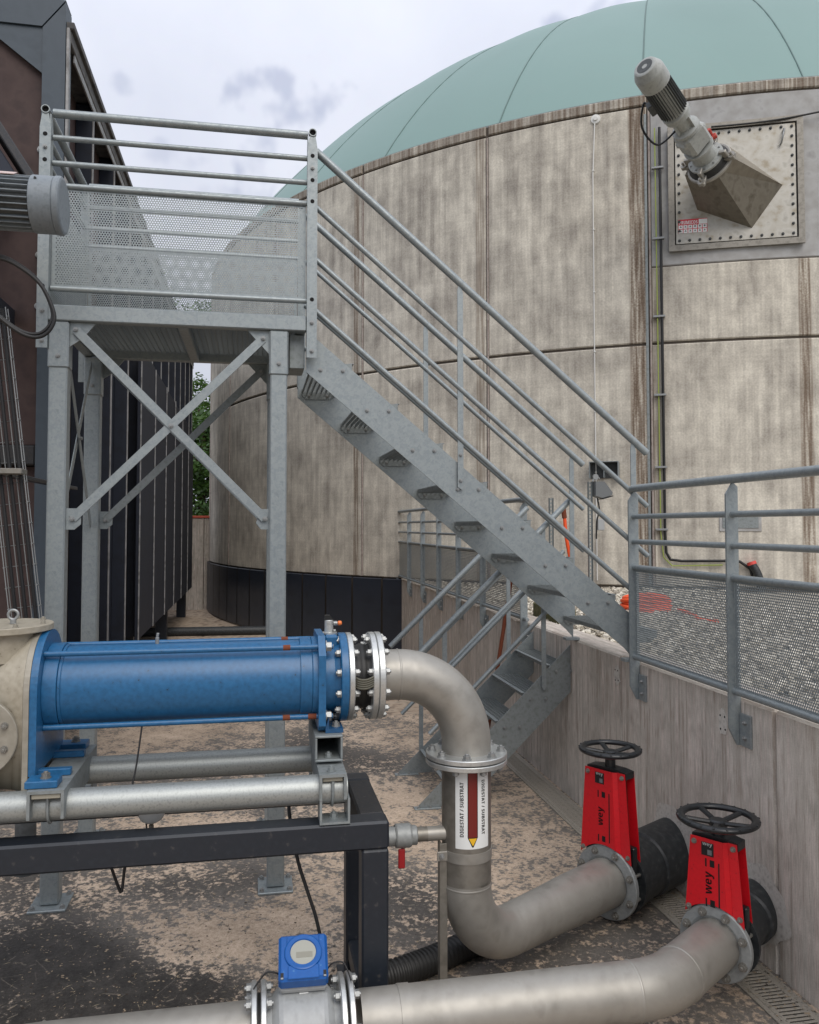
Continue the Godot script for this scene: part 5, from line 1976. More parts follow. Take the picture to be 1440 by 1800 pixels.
	g4.rod(g0 + Vector3(0.038, 0.045, 0.005), g0 + Vector3(0.056, 0.046, 0.005), 0.010, 12, 0.004)
	part(g, "plug", g4, M.orange_fitting)
	# grease nipple
	var gn := MB.new()
	gn.rod(Vector3(-0.40, PH + 0.16, PZ), Vector3(-0.40, PH + 0.19, PZ), 0.009, 6)
	gn.rod(Vector3(-0.40, PH + 0.19, PZ), Vector3(-0.397, PH + 0.208, PZ), 0.006, 8)
	part(stator, "grease_nipple", gn, M.zinc)
	# rubber expansion joint between pump and riser
	var e := thing("expansion_joint", "black rubber expansion joint between blue pump flange and elbow", "pipe joint", ax + X * 0.46)
	part(e, "backing_flange", flange_ring(ax + X * 0.398, X, 0.19, 0.12, 0.024), M.flange)
	part(e, "backing_flange", flange_ring(ax + X * 0.498, X, 0.19, 0.12, 0.026), M.flange)
	var rb := MB.new()
	rb.lathe(Transform3D(facing(X), ax), [Vector2(0.14, 0.422), Vector2(0.142, 0.43), Vector2(0.133, 0.44), Vector2(0.139, 0.455), Vector2(0.142, 0.465), Vector2(0.139, 0.475), Vector2(0.133, 0.488), Vector2(0.14, 0.498)], 40, true)
	part(e, "rubber_bellows", rb, M.black_rubber)
	for q in [[0.422, X], [0.498, -X]]:
		var fb := circle_of(ax + X * q[0], q[1], 0.168, 12)
		bolts(e, fb, q[1], 0.0150)
	var br := thing("earth_strap", "braided dark metal strap looped over the expansion joint", "strap", ax + Vector3(0.46, -0.02, 0.17))
	for k in 5:
		var s := MB.new()
		var y := PH + 0.02 - k * 0.009
		s.tube(smooth_path([Vector3(0.42, y + 0.004, PZ + 0.165), Vector3(0.44, y - 0.004, PZ + 0.187), Vector3(0.47, y - 0.004, PZ + 0.192), Vector3(0.505, y + 0.008, PZ + 0.178)], 5), 0.0052, 7)
		part(br, "strand", s, M.braid)


func build_skid() -> void:
	var t := thing("pump_skid", "dark slate steel frame with galvanised tubes carrying the blue pump", "frame", Vector3(-0.4, 0, -3.63))
	var top := 0.92
	for q in [[Vector3(-1.9, 0.81, -3.40), Vector3(0.54, top, -3.29), M.slate, "beam"], [Vector3(-1.9, 0.81, -3.965), Vector3(0.54, top, -3.855), M.slate, "beam"],
			[Vector3(0.43, 0.812, -3.854), Vector3(0.538, top - 0.002, -3.401), M.slate_dusty, "end_beam"]]:
		var mb := MB.new()
		mb.span(q[0], q[1], 0.009)
		part(t, q[3], mb, q[2])
	for q in [[0.43, -3.399], [0.43, -3.964], [-1.6, -3.399], [-1.6, -3.964]]:
		var mb := MB.new()
		mb.span(Vector3(q[0], 0.012, q[1]), Vector3(q[0] + 0.108, 0.809, q[1] + 0.108), 0.008)
		part(t, "leg", mb, M.slate)
		var fp := MB.new()
		fp.span(Vector3(q[0] - 0.03, 0.0, q[1] - 0.03), Vector3(q[0] + 0.14, 0.011, q[1] + 0.14), 0.002)
		part(t, "foot_plate", fp, M.slate)
	var low := MB.new()
	low.span(Vector3(0.44, 0.1, -3.854), Vector3(0.528, 0.19, -3.401), 0.008)
	part(t, "low_tie", low, M.slate)
	var gs := MB.new()
	gs.prism([Vector2(-3.46, 0.921), Vector2(-3.60, 0.921), Vector2(-3.60, 1.0)], 0.395, 0.405, Transform3D(Basis(Vector3(0, 0, 1), Vector3.UP, Vector3(-1, 0, 0)), Vector3(0.80, 0, 0)))
	part(t, "stop_plate", gs, M.slate)
	# two long tubes
	for z in [-3.36, -3.80]:
		var mb := MB.new()
		mb.pipe(Vector3(-1.9, 1.042, z), Vector3(0.375, 1.042, z), 0.0565, 0.05, 32)
		part(t, "tube", mb, M.galv_tube)
	# cross channels, open side down
	var u := func(x0: float, x1: float, y1: float, h: float) -> Array: return [Vector2(x0, y1), Vector2(x0, y1 - h), Vector2(x0 + 0.011, y1 - h), Vector2(x0 + 0.011, y1 - 0.012), Vector2(x1 - 0.011, y1 - 0.012), Vector2(x1 - 0.011, y1 - h), Vector2(x1, y1 - h), Vector2(x1, y1)]
	for q in [[-0.815, -0.685, 1.124, 0.105], [0.26, 0.368, 1.118, 0.10]]:
		var mb := MB.new()
		mb.prism(u.call(q[0], q[1], q[2], q[3]), -3.91, -3.262 if q[0] < 0.0 else -3.285)
		part(t, "cross_channel", mb, M.galv_old)
		var wd := MB.new()
		wd.span(Vector3(q[0] + 0.014, q[2] - 0.032, -3.89), Vector3(q[1] - 0.014, q[2] - 0.014, -3.27 if q[0] < 0.0 else -3.30), 0.002)
		part(t, "packing_board", wd, flat("packing", rgb8(150, 146, 132), 0.8))
		for z in [-3.36, -3.80]:
			var ub := MB.new()
			var c := Vector3((q[0] + q[1]) * 0.5, 1.042, z)
			var path := arc(c, Vector3(0, 0, 1), Vector3.UP, 0.063, -PI, 0.0, 16)
			path.push_front(c + Vector3(0, 0.045, -0.063))
			path.push_back(c + Vector3(0, 0.045, 0.063))
			ub.tube(path, 0.006, 8)
			part(t, "u_bolt", ub, M.galv)
	# C section under the pump outlet
	var cs := MB.new()
	cs.prism([Vector2(0.252, 1.236), Vector2(0.252, 1.13), Vector2(0.368, 1.13), Vector2(0.368, 1.236)].map(func(p): return p), -3.84, -3.836)
	for q in [[Vector3(0.252, 1.227, -3.835), Vector3(0.366, 1.236, -3.42)], [Vector3(0.252, 1.13, -3.835), Vector3(0.366, 1.139, -3.42)], [Vector3(0.252, 1.14, -3.835), Vector3(0.261, 1.226, -3.42)], [Vector3(0.357, 1.14, -3.835), Vector3(0.366, 1.226, -3.42)]]:
		cs.span(q[0], q[1], 0.002)
	part(t, "box_section", cs, M.galv_old)
	bolts(t, [Vector3(0.31, 1.14, -3.46), Vector3(0.31, 1.119, -3.33)], Vector3.UP, 0.014, M.galv_old)
	# upright U brackets on the frame
	for q in [[0.262, -3.29, -3.40], [0.262, -3.855, -3.96], [-0.81, -3.855, -3.96]]:
		var mb := MB.new()
		var x0: float = q[0]
		mb.prism([Vector2(x0, 0.921), Vector2(x0, 1.035), Vector2(x0 + 0.009, 1.035), Vector2(x0 + 0.009, 0.93), Vector2(x0 + 0.111, 0.93), Vector2(x0 + 0.111, 1.02), Vector2(x0 + 0.12, 1.02), Vector2(x0 + 0.12, 0.921)], q[2], q[1])
		part(t, "u_bracket", mb, M.galv)
		bolts(t, [Vector3(x0 + 0.06, 0.93, (q[1] + q[2]) * 0.5)], Vector3.UP, 0.016, M.galv_old)
	# small lamp-like sensor hanging under the front tube, with its thin cable
	var sn := thing("sensor_head", "white bell shaped sensor head hanging below the front tube", "sensor", Vector3(-0.40, 0.93, -3.50))
	var s1 := MB.new()
	s1.lathe(Transform3D(Basis(), Vector3(-0.40, 0.93, -3.50)), [Vector2(0.0, -0.028), Vector2(0.022, -0.026), Vector2(0.042, -0.014), Vector2(0.053, 0.006), Vector2(0.056, 0.03), Vector2(0.056, 0.06), Vector2(0.0, 0.06)], 24, true)
	part(sn, "bell", s1, M.white_paint)
	var s2 := MB.new()
	s2.rod(Vector3(-0.40, 0.93, -3.50) + Vector3(0, -0.08, 0), Vector3(-0.40, 0.895, -3.50), 0.01, 8)
	part(sn, "probe", s2, M.steel_dull)
	var w1 := MB.new()
	w1.tube(smooth_path([Vector3(-0.44, 1.30, -3.50), Vector3(-0.455, 1.15, -3.46), Vector3(-0.47, 1.05, -3.43), Vector3(-0.47, 0.98, -3.45), Vector3(-0.42, 0.9, -3.5), Vector3(-0.43, 0.80, -3.5)], 6), 0.0035, 6)
	tag(part(self, "cable", w1, M.cable), "thin black cable hanging from the blue stator past both tubes", "cable")
	var w2 := MB.new()
	w2.tube(smooth_path([Vector3(-0.56, 0.82, -3.45), Vector3(-0.545, 0.76, -3.45), Vector3(-0.515, 0.665, -3.46), Vector3(-0.508, 0.655, -3.46), Vector3(-0.503, 0.67, -3.46), Vector3(-0.495, 0.76, -3.47), Vector3(-0.49, 0.82, -3.48)], 6), 0.006, 6)
	tag(part(self, "cable_tie", w2, M.cable), "dark pointed loop of cable hanging under the slate beam", "cable")
	var w3 := MB.new()
	w3.tube(smooth_path([Vector3(0.19, 0.99, -3.5), Vector3(0.15, 0.94, -3.52), Vector3(0.18, 0.75, -3.46), Vector3(0.22, 0.62, -3.44), Vector3(0.26, 0.5, -3.42), Vector3(0.29, 0.35, -3.40), Vector3(0.30, 0.2, -3.38), Vector3(0.33, 0.12, -3.3)], 6), 0.0075, 8)
	tag(part(self, "cable", w3, M.cable), "black cable bundle running down beside the slate frame leg", "cable")


func build_riser() -> void:
	var X := Vector3.RIGHT
	var r := 0.1105
	var vx := 0.946
	var hh := 0.205
	var yaw := deg_to_rad(31.0)
	var dir := Vector3(cos(yaw), 0, -sin(yaw))
	var t := thing("riser_pipe", "stainless pipe bending down from pump, with DIGESTAT / SUBSTRAT label", "pipe", Vector3(vx, 0.1, PZ))
	var ax := Vector3(0, PH, PZ)
	var f1 := part(t, "flange", flange_ring(ax + X * 0.526, X, 0.19, 0.10, 0.026), M.flange)
	bolts(f1, circle_of(ax + X * 0.552, X, 0.168, 12), X, 0.0150)
	var R := 0.315
	var e1 := MB.new()
	var path := [ax + X * 0.55, ax + X * 0.60]
	path += arc(Vector3(vx - R, PH - R, PZ), Vector3.UP, X, R, 0.0, PI / 2, 22)
	path.append(Vector3(vx, 1.075, PZ))
	e1.tube(path, r, 44, false)
	var el := part(t, "upper_elbow", e1, M.steel)
	var ws := MB.new()
	ws.lathe(Transform3D(facing(X), ax + X * 0.632), [Vector2(r - 0.001, -0.006), Vector2(r + 0.0036, 0.0), Vector2(r - 0.001, 0.006)], 44, true)
	part(el, "weld", ws, M.steel)
	# horizontal flange pair
	var up := Vector3.UP
	for q in [[1.067, 0.022], [1.040, 0.022]]:
		var f := part(t, "flange", flange_ring(Vector3(vx, q[0], PZ), up, 0.183, 0.10, q[1], 56), M.flange)
		if q[0] > 1.06:
			bolts(f, circle_of(Vector3(vx, 1.089, PZ), up, 0.155, 8, 0.3), up, 0.0165)
		else:
			bolts(f, circle_of(Vector3(vx, 1.040, PZ), -up, 0.155, 8, 0.3), -up, 0.0155)
	var gk := MB.new()
	gk.cyl(Vector3(vx, 1.0615, PZ), Vector3(vx, 1.0675, PZ), 0.172, -1.0, 48)
	part(t, "gasket", gk, M.black_rubber)
	var sp := MB.new()
	sp.tube([Vector3(vx, 1.045, PZ), Vector3(vx, 0.52, PZ)], r, 44, false)
	var spool := part(t, "straight_pipe", sp, M.steel_dull)
	# stub for the drain valve
	var sb := MB.new()
	sb.rod(Vector3(vx - r - 0.075, 0.735, PZ + 0.01), Vector3(vx - r + 0.02, 0.735, PZ + 0.01), 0.031, 24)
	part(spool, "stub", sb, M.steel)
	# lower elbow and run to the valve, widening a little
	var e2 := MB.new()
	var R2 := 0.30
	var p2 := [Vector3(vx, 0.53, PZ)]
	p2 += arc(Vector3(vx, hh + R2, PZ) + dir * R2, -dir, Vector3.DOWN, R2, 0.0, PI / 2, 20)
	e2.tube(p2, r, 44, false)
	var el2 := part(t, "lower_elbow", e2, M.steel)
	var wl := MB.new()
	wl.lathe(Transform3D(Basis(), Vector3(vx, 0.505, PZ)), [Vector2(r - 0.001, -0.006), Vector2(r + 0.0036, 0.0), Vector2(r - 0.001, 0.006)], 44, true)
	part(el2, "weld", wl, M.steel)
	var a := Vector3(vx, hh, PZ) + dir * R2
	var b := Vector3(vx, hh, PZ) + dir * 1.06
	var e3 := MB.new()
	e3.tube([a, a.lerp(b, 0.3), a.lerp(b, 0.6), b], [r, r + 0.004, r + 0.012, r + 0.014], 44, false)
	part(t, "outlet_pipe", e3, M.steel)
	# clamp band and bracket
	var cb := MB.new()
	cb.lathe(Transform3D(Basis(), Vector3(vx, 0.625, PZ)), [Vector2(r, 0), Vector2(r + 0.003, 0), Vector2(r + 0.003, 0.045), Vector2(r, 0.045)], 44)
	var band := part(t, "clamp_band", cb, M.steel)
	var lug := MB.new()
	lug.span(Vector3(vx - r - 0.035, 0.627, PZ + 0.045), Vector3(vx - r + 0.03, 0.668, PZ + 0.052), 0.002)
	part(band, "clamp_lug", lug, M.steel)
	bolts(band, [Vector3(vx - r - 0.015, 0.648, PZ + 0.052)], Vector3(0, 0, 1), 0.010)
	# label wrapped round the pipe
	label_on(t, Vector3(vx, 0, PZ), r)
	# flat bar support
	var sup := thing("pipe_support", "upright flat steel bar holding the riser clamp", "support", Vector3(vx - r - 0.02, 0, PZ + 0.03))
	var s1 := MB.new()
	s1.span(Vector3(vx - r - 0.022, 0.012, PZ + 0.0), Vector3(vx - r - 0.012, 0.70, PZ + 0.044), 0.001)
	s1.span(Vector3(vx - r - 0.0218, 0.012, PZ + 0.036), Vector3(vx - r + 0.012, 0.699, PZ + 0.0439), 0.001)
	part(sup, "angle_bar", s1, M.steel_dull)
	var s2 := MB.new()
	s2.span(Vector3(vx - r - 0.06, 0.0, PZ - 0.02), Vector3(vx - r + 0.04, 0.011, PZ + 0.08), 0.002)
	part(sup, "foot_plate", s2, M.steel_dull)
	# drain valve
	var dv := thing("drain_valve", "small stainless ball valve with red lever beside the slate frame", "valve", Vector3(0.65, 0.735, PZ + 0.01))
	var c := Vector3(0, 0.735, PZ + 0.01)
	var d1 := MB.new()
	d1.lathe(Transform3D(facing(X), c), [Vector2(0.0, 0.57), Vector2(0.022, 0.57), Vector2(0.022, 0.585)], 20)
	d1.lathe(Transform3D(facing(X), c), [Vector2(0.03, 0.616), Vector2(0.047, 0.618), Vector2(0.051, 0.625), Vector2(0.051, 0.682), Vector2(0.047, 0.69), Vector2(0.03, 0.692)], 28)
	var body := part(dv, "body", d1, M.flange_grey)
	for q in [[0.583, 0.04], [0.688, 0.028]]:
		var hx := MB.new()
		hx.lathe(Transform3D(facing(X) * Basis(Vector3.UP, 0.3), c), [Vector2(0, q[0]), Vector2(0.041, q[0]), Vector2(0.045, q[0] + 0.004), Vector2(0.045, q[0] + q[1] - 0.004), Vector2(0.041, q[0] + q[1]), Vector2(0, q[0] + q[1])], 6)
		part(body, "hex_end", hx, M.flange_grey)
	for q in [[0.54, 0.585], [0.714, 0.765]]:
		var nip := MB.new()
		nip.rod(c + X * q[0], c + X * q[1], 0.031, 20)
		part(body, "nipple", nip, M.steel_dull)
	var hd := MB.new()
	hd.box(c + Vector3(0.645, -0.092, 0.02), Vector3(0.030, 0.085, 0.012), 0.004)
	part(dv, "lever", hd, M.handle_red)
	var stem := MB.new()
	stem.rod(c + Vector3(0.655, -0.055, 0.0), c + Vector3(0.655, -0.03, 0.0), 0.012, 10)
	part(dv, "stem", stem, M.zinc)


func cyl_patch(c: Vector3, r: float, rows: Array, seg := 10) -> MB:
	# sheet wrapped on an upright cylinder; rows of [height, from angle, to angle] in degrees, top to bottom
	var mb := MB.new()
	for i in range(rows.size() - 1):
		var b := mb.v.size()
		for j in range(seg + 1):
			for e in [rows[i], rows[i + 1]]:
				var a := deg_to_rad(lerpf(e[1], e[2], float(j) / seg))
				var n := Vector3(sin(a), 0, cos(a))
				mb.vert(c + n * r + Vector3(0, e[0], 0), n)
		for j in seg:
			var o := b + j * 2
			mb.tri(o, o + 1, o + 3)
			mb.tri(o, o + 3, o + 2)
	return mb


func label_on(t: Node3D, c: Vector3, r: float) -> void:
	var mid := 2.0
	var lab := part(t, "pipe_label", cyl_patch(c, r + 0.0010, [[1.02, mid - 42, mid + 42], [0.692, mid - 42, mid + 42]], 20), M.label_white)
	var am := mid - 2.0
	part(lab, "arrow_outline", cyl_patch(c, r + 0.0018, [[1.02, am - 11.8, am + 11.8], [0.742, am - 11.8, am + 11.8], [0.703, am - 2.2, am + 2.2], [0.70, am - 0.6, am + 0.6]]), M.label_black)
	part(lab, "brown_band", cyl_patch(c, r + 0.0026, [[1.02, am - 10.2, am + 10.2], [0.743, am - 10.2, am + 10.2]]), M.label_brown)
	part(lab, "yellow_tip", cyl_patch(c, r + 0.0026, [[0.739, am - 9.4, am + 9.4], [0.711, am - 1.6, am + 1.6], [0.708, am - 0.4, am + 0.4]]), M.label_yellow)
	var put := func(h: float, ang: float, out: float) -> Vector3:
		var a := deg_to_rad(ang)
		return c + Vector3(sin(a), 0, cos(a)) * (r + 0.0016 + out) + Vector3(0, h, 0)
	var k := rad_to_deg(1.0 / r)
	part(lab, "lettering", text_bent("DIGESTAT / SUBSTRAT", 0.0165, 0.235, func(u, v, d): return put.call(0.862 + u, mid - 27.0 - v * k, d)), M.label_black)
	part(lab, "lettering", text_bent("DIGESTAT / SUBSTRAT", 0.0165, 0.235, func(u, v, d): return put.call(0.868 - u, mid + 24.5 + v * k, d)), M.label_black)


func build_meter_line() -> void:
	var X := Vector3.RIGHT
	var z := -3.12
	var h := 0.25
	var r := 0.1085
	var yaw := deg_to_rad(35.0)
	var dir := Vector3(cos(yaw), 0, -sin(yaw))
	var t := thing("meter_pipe", "long low stainless pipe crossing the foreground to the near red valve", "pipe", Vector3(0.8, 0.19, z))
	var bend := Vector3(1.625, h, z)
	var R := 0.42
	var tl := R * tan(yaw * 0.5)
	var s1 := MB.new()
	s1.tube([Vector3(0.40, h, z), bend - X * tl], r, 44, false)
	var run := part(t, "straight_pipe", s1, M.steel)
	var s2 := MB.new()
	var cen := bend - X * tl + Vector3(0, 0, -R)
	var pts := []
	for i in 13:
		var a := yaw * i / 12.0
		pts.append(cen + Vector3(sin(a) * R, 0, cos(a) * R))
	s2.tube(pts, r + 0.0004, 44, false)
	var el := part(t, "elbow", s2, M.steel)
	for q in [[bend - X * tl, X], [bend + dir * tl, dir]]:
		var w := MB.new()
		w.lathe(Transform3D(facing(q[1]), q[0]), [Vector2(r - 0.001, -0.007), Vector2(r + 0.0042, 0.0), Vector2(r - 0.001, 0.007)], 44, true)
		part(el, "weld", w, M.steel)
	var end := bend + dir * (0.395 / cos(yaw))
	var s3 := MB.new()
	s3.tube([bend + dir * tl, end + dir * 0.02], r, 44, false)
	part(t, "outlet_pipe", s3, M.steel)
	var cb := MB.new()
	cb.lathe(Transform3D(facing(X), Vector3(0.545, h, z)), [Vector2(r, 0), Vector2(r + 0.0035, 0), Vector2(r + 0.0035, 0.045), Vector2(r, 0.045)], 44)
	part(run, "clamp_band", cb, M.steel)
	var f2 := part(t, "flange", flange_ring(Vector3(0.352, h, z), X, 0.17, 0.1, 0.02), M.flange)
	bolts(f2, circle_of(Vector3(0.372, h, z), X, 0.145, 8), X, 0.0160)
	# support under the run, out of sight from the photograph but it carries the pipe
	for x in [0.9, 1.5]:
		var sp := MB.new()
		sp.span(Vector3(x - 0.03, 0.0, z - 0.03), Vector3(x + 0.03, h - r + 0.003, z + 0.03), 0.003)
		part(t, "support_stand", sp, M.steel_dull)
	# inlet side
	var i := thing("meter_inlet_pipe", "stainless pipe curving in from the left to the blue meter", "pipe", Vector3(-0.4, 0.19, z))
	var q1 := MB.new()
	q1.tube(arc(Vector3(-0.72, h, z + 0.40), Vector3(0, 0, -1), Vector3(-1, 0, 0), 0.40, 0.0, PI / 2, 12), r, 44, false)
	part(i, "elbow", q1, M.steel)
	var q2 := MB.new()
	q2.tube([Vector3(-0.72, h, z), Vector3(0.0, h, z)], r, 44, false)
	part(i, "straight_pipe", q2, M.steel)
	var q3 := MB.new()
	q3.lathe(Transform3D(facing(X), Vector3(-0.72, h, z)), [Vector2(r - 0.001, -0.007), Vector2(r + 0.0042, 0.0), Vector2(r - 0.001, 0.007)], 44, true)
	part(i, "weld", q3, M.steel)
	var f1 := part(i, "flange", flange_ring(Vector3(0.002, h, z), X, 0.17, 0.1, 0.02), M.flange)
	bolts(f1, circle_of(Vector3(0.002, h, z), -X, 0.145, 8), -X, 0.0160)
	var sp := MB.new()
	sp.span(Vector3(-0.33, 0.0, z - 0.03), Vector3(-0.27, h - r + 0.003, z + 0.03), 0.003)
	part(i, "support_stand", sp, M.steel_dull)
	# flow meter
	var m := thing("flow_meter", "grey flanged flow meter with tilted blue display head", "meter", Vector3(0.19, 0.15, z))
	part(m, "flange", flange_ring(Vector3(0.036, h, z), X, 0.17, 0.1, 0.02), M.flange)
	var m2 := part(m, "flange", flange_ring(Vector3(0.322, h, z), X, 0.17, 0.1, 0.02), M.flange)
	for q in [0.022, 0.342]:
		var gk := MB.new()
		gk.cyl(Vector3(q, h, z), Vector3(q + (0.014 if q < 0.1 else 0.010), h, z), 0.128, -1.0, 36)
		part(m, "gasket", gk, M.black_rubber)
	bolts(m2, circle_of(Vector3(0.056, h, z), X, 0.145, 8), X, 0.0160)
	bolts(m2, circle_of(Vector3(0.322, h, z), -X, 0.145, 8), -X, 0.0160)
	var bd := MB.new()
	bd.lathe(Transform3D(facing(X), Vector3(0, h, z)), [Vector2(0.11, 0.056), Vector2(0.115, 0.075), Vector2(0.14, 0.10), Vector2(0.146, 0.115), Vector2(0.146, 0.26), Vector2(0.14, 0.275), Vector2(0.115, 0.30), Vector2(0.11, 0.322)], 44)
	var body := part(m, "body", bd, M.body_grey)
	var tagp := MB.new()
	tagp.box(Vector3(0.19, h + 0.144, z + 0.028), Vector3(0.034, 0.003, 0.012), 0.001)
	part(body, "type_plate", tagp, M.label_white)
	var nk := MB.new()
	nk.cyl(Vector3(0.19, h + 0.13, z - 0.02), Vector3(0.19, h + 0.185, z - 0.02), 0.032, -1.0, 20)
	part(m, "neck", nk, M.body_grey)
	# display head, tilted towards the viewer
	var hc := Vector3(0.19, h + 0.225, z - 0.02)
	var hb := Basis(Vector3.UP, deg_to_rad(-2.0)) * Basis(Vector3.RIGHT, deg_to_rad(30.0))
	var h1 := MB.new()
	h1.box(hc + hb * Vector3(0, -0.03, 0.0), Vector3(0.174, 0.03, 0.17), 0.008, hb)
	part(m, "head_base", h1, M.body_grey)
	var h2 := MB.new()
	h2.box(hc + hb * Vector3(0, 0.015, 0.0), Vector3(0.180, 0.058, 0.176), 0.010, hb)
	var head := part(m, "display_head", h2, M.meter_blue)
	var h3 := MB.new()
	h3.box(hc + hb * Vector3(0, 0.0455, 0.062), Vector3(0.112, 0.006, 0.05), 0.002, hb)
	for s in [-1.0, 1.0]:
		h3.box(hc + hb * Vector3(s * 0.06, 0.0452, -0.055), Vector3(0.004, 0.004, 0.05), 0.001, hb)
	part(head, "cover_step", h3, M.meter_blue)
	var h4 := MB.new()
	h4.lathe(Transform3D(hb, hc + hb * Vector3(0, 0.044, -0.012)), [Vector2(0.07, 0), Vector2(0.068, 0.007), Vector2(0.064, 0.009), Vector2(0.05, 0.008), Vector2(0.047, 0.003), Vector2(0.047, 0.0)], 36)
	part(head, "bezel", h4, M.meter_blue)
	var h5 := MB.new()
	h5.cyl(hc + hb * Vector3(0, 0.0442, -0.012), hc + hb * Vector3(0, 0.0475, -0.012), 0.047, -1.0, 36)
	var win := part(head, "window", h5, M.display_glass)
	var h6 := MB.new()
	h6.box(hc + hb * Vector3(0.004, 0.0478, -0.002), Vector3(0.06, 0.0006, 0.022), 0.0, hb)
	part(win, "display", h6, M.display)
	for s in [-1.0, 1.0]:
		var sc := MB.new()
		sc.box(hc + hb * Vector3(s * 0.077, 0.0442, 0.072), Vector3(0.011, 0.0015, 0.024), 0.0, hb)
		var slot := part(head, "screw_slot", sc, M.label_black)
		var sd := MB.new()
		sd.box(hc + hb * Vector3(s * 0.077, 0.0452, 0.081), Vector3(0.009, 0.0012, 0.006), 0.0, hb)
		part(slot, "screw", sd, M.zinc)
	for q in [[[Vector3(0.11, h + 0.20, z), Vector3(0.06, h + 0.215, z + 0.0), Vector3(0.02, h + 0.18, z + 0.01), Vector3(0.008, h + 0.165, z + 0.02)]], [[Vector3(0.275, h + 0.2, z), Vector3(0.30, h + 0.225, z), Vector3(0.34, h + 0.22, z + 0.0), Vector3(0.365, h + 0.17, z + 0.03)]]]:
		var w := MB.new()
		w.tube(smooth_path(q[0], 6), 0.0032, 6)
		part(m, "earth_lead", w, M.cable)


func build_valves() -> void:
	var specs := [[Vector3(0.946, 0.205, PZ) + Vector3(cos(deg_to_rad(31.0)), 0, -sin(deg_to_rad(31.0))) * 1.06, 31.0, 0.19, 0.125, 0.59, 0.68, 0.168, 0.16, "red knife gate valve with black handwheel nearer the short stair"],
		[Vector3(2.02, 0.25, -3.12 - 0.395 * tan(deg_to_rad(35.0))), 35.0, 0.163, 0.1085, 0.455, 0.525, 0.180, 0.0, "red knife gate valve with black handwheel on the meter pipe"]]
	for q in specs:
		gate_valve(q)
	# wall sleeves
	var labels := ["black plastic pipe sleeve entering wall behind the farther red valve", "scuffed black pipe sleeve entering wall behind the nearer red valve"]
	for i in 2:
		var q: Array = specs[i]
		var yaw := deg_to_rad(q[1])
		var d := Vector3(cos(yaw), 0, -sin(yaw))
		var p: Vector3 = q[0]
		var ro: float = 0.178 if i == 0 else 0.128
		var s := thing("wall_sleeve", labels[i], "pipe", p + d * 0.2, "black sleeves in the retaining wall")
		var mb := MB.new()
		mb.lathe(Transform3D(facing(d), p + d * 0.10), [Vector2(0.1, 0), Vector2(ro, 0), Vector2(ro + 0.002, 0.004), Vector2(ro, 0.03), Vector2(ro - 0.012, 0.20), Vector2(ro - 0.012, 0.23), Vector2(ro - 0.002, 0.24), Vector2(ro - 0.002, 0.9)], 44)
		part(s, "pipe", mb, M.pe_black)
		# smeared mortar where it meets the wall
		var hit := (WALL_X - p.x) / d.x
		var c := p + d * hit
		var ms := MB.new()
		var ctr := ms.vert(c + Vector3(-0.02, 0, 0), Vector3(-1, 0, 0), Vector2(c.z, -c.y))
		var k := 60
		for j in k:
			var a := TAU * j / k
			var rr := ro + 0.035 + 0.05 * maxf(0.0, sin(a + 0.6)) + 0.012 * sin(a * 4.0 + i * 2.0) + 0.008 * sin(a * 9.0 + 1.3 + i)
			var pt := c + Vector3(-0.003, maxf(sin(a) * rr, -c.y + 0.002), cos(a) * rr * 1.22)
			ms.vert(pt, Vector3(-1, 0, 0), Vector2(pt.z, -pt.y))
		for j in k:
			ms.tri(ctr, ctr + 1 + j, ctr + 1 + (j + 1) % k)
		part(s, "mortar_collar", ms, M.mortar)


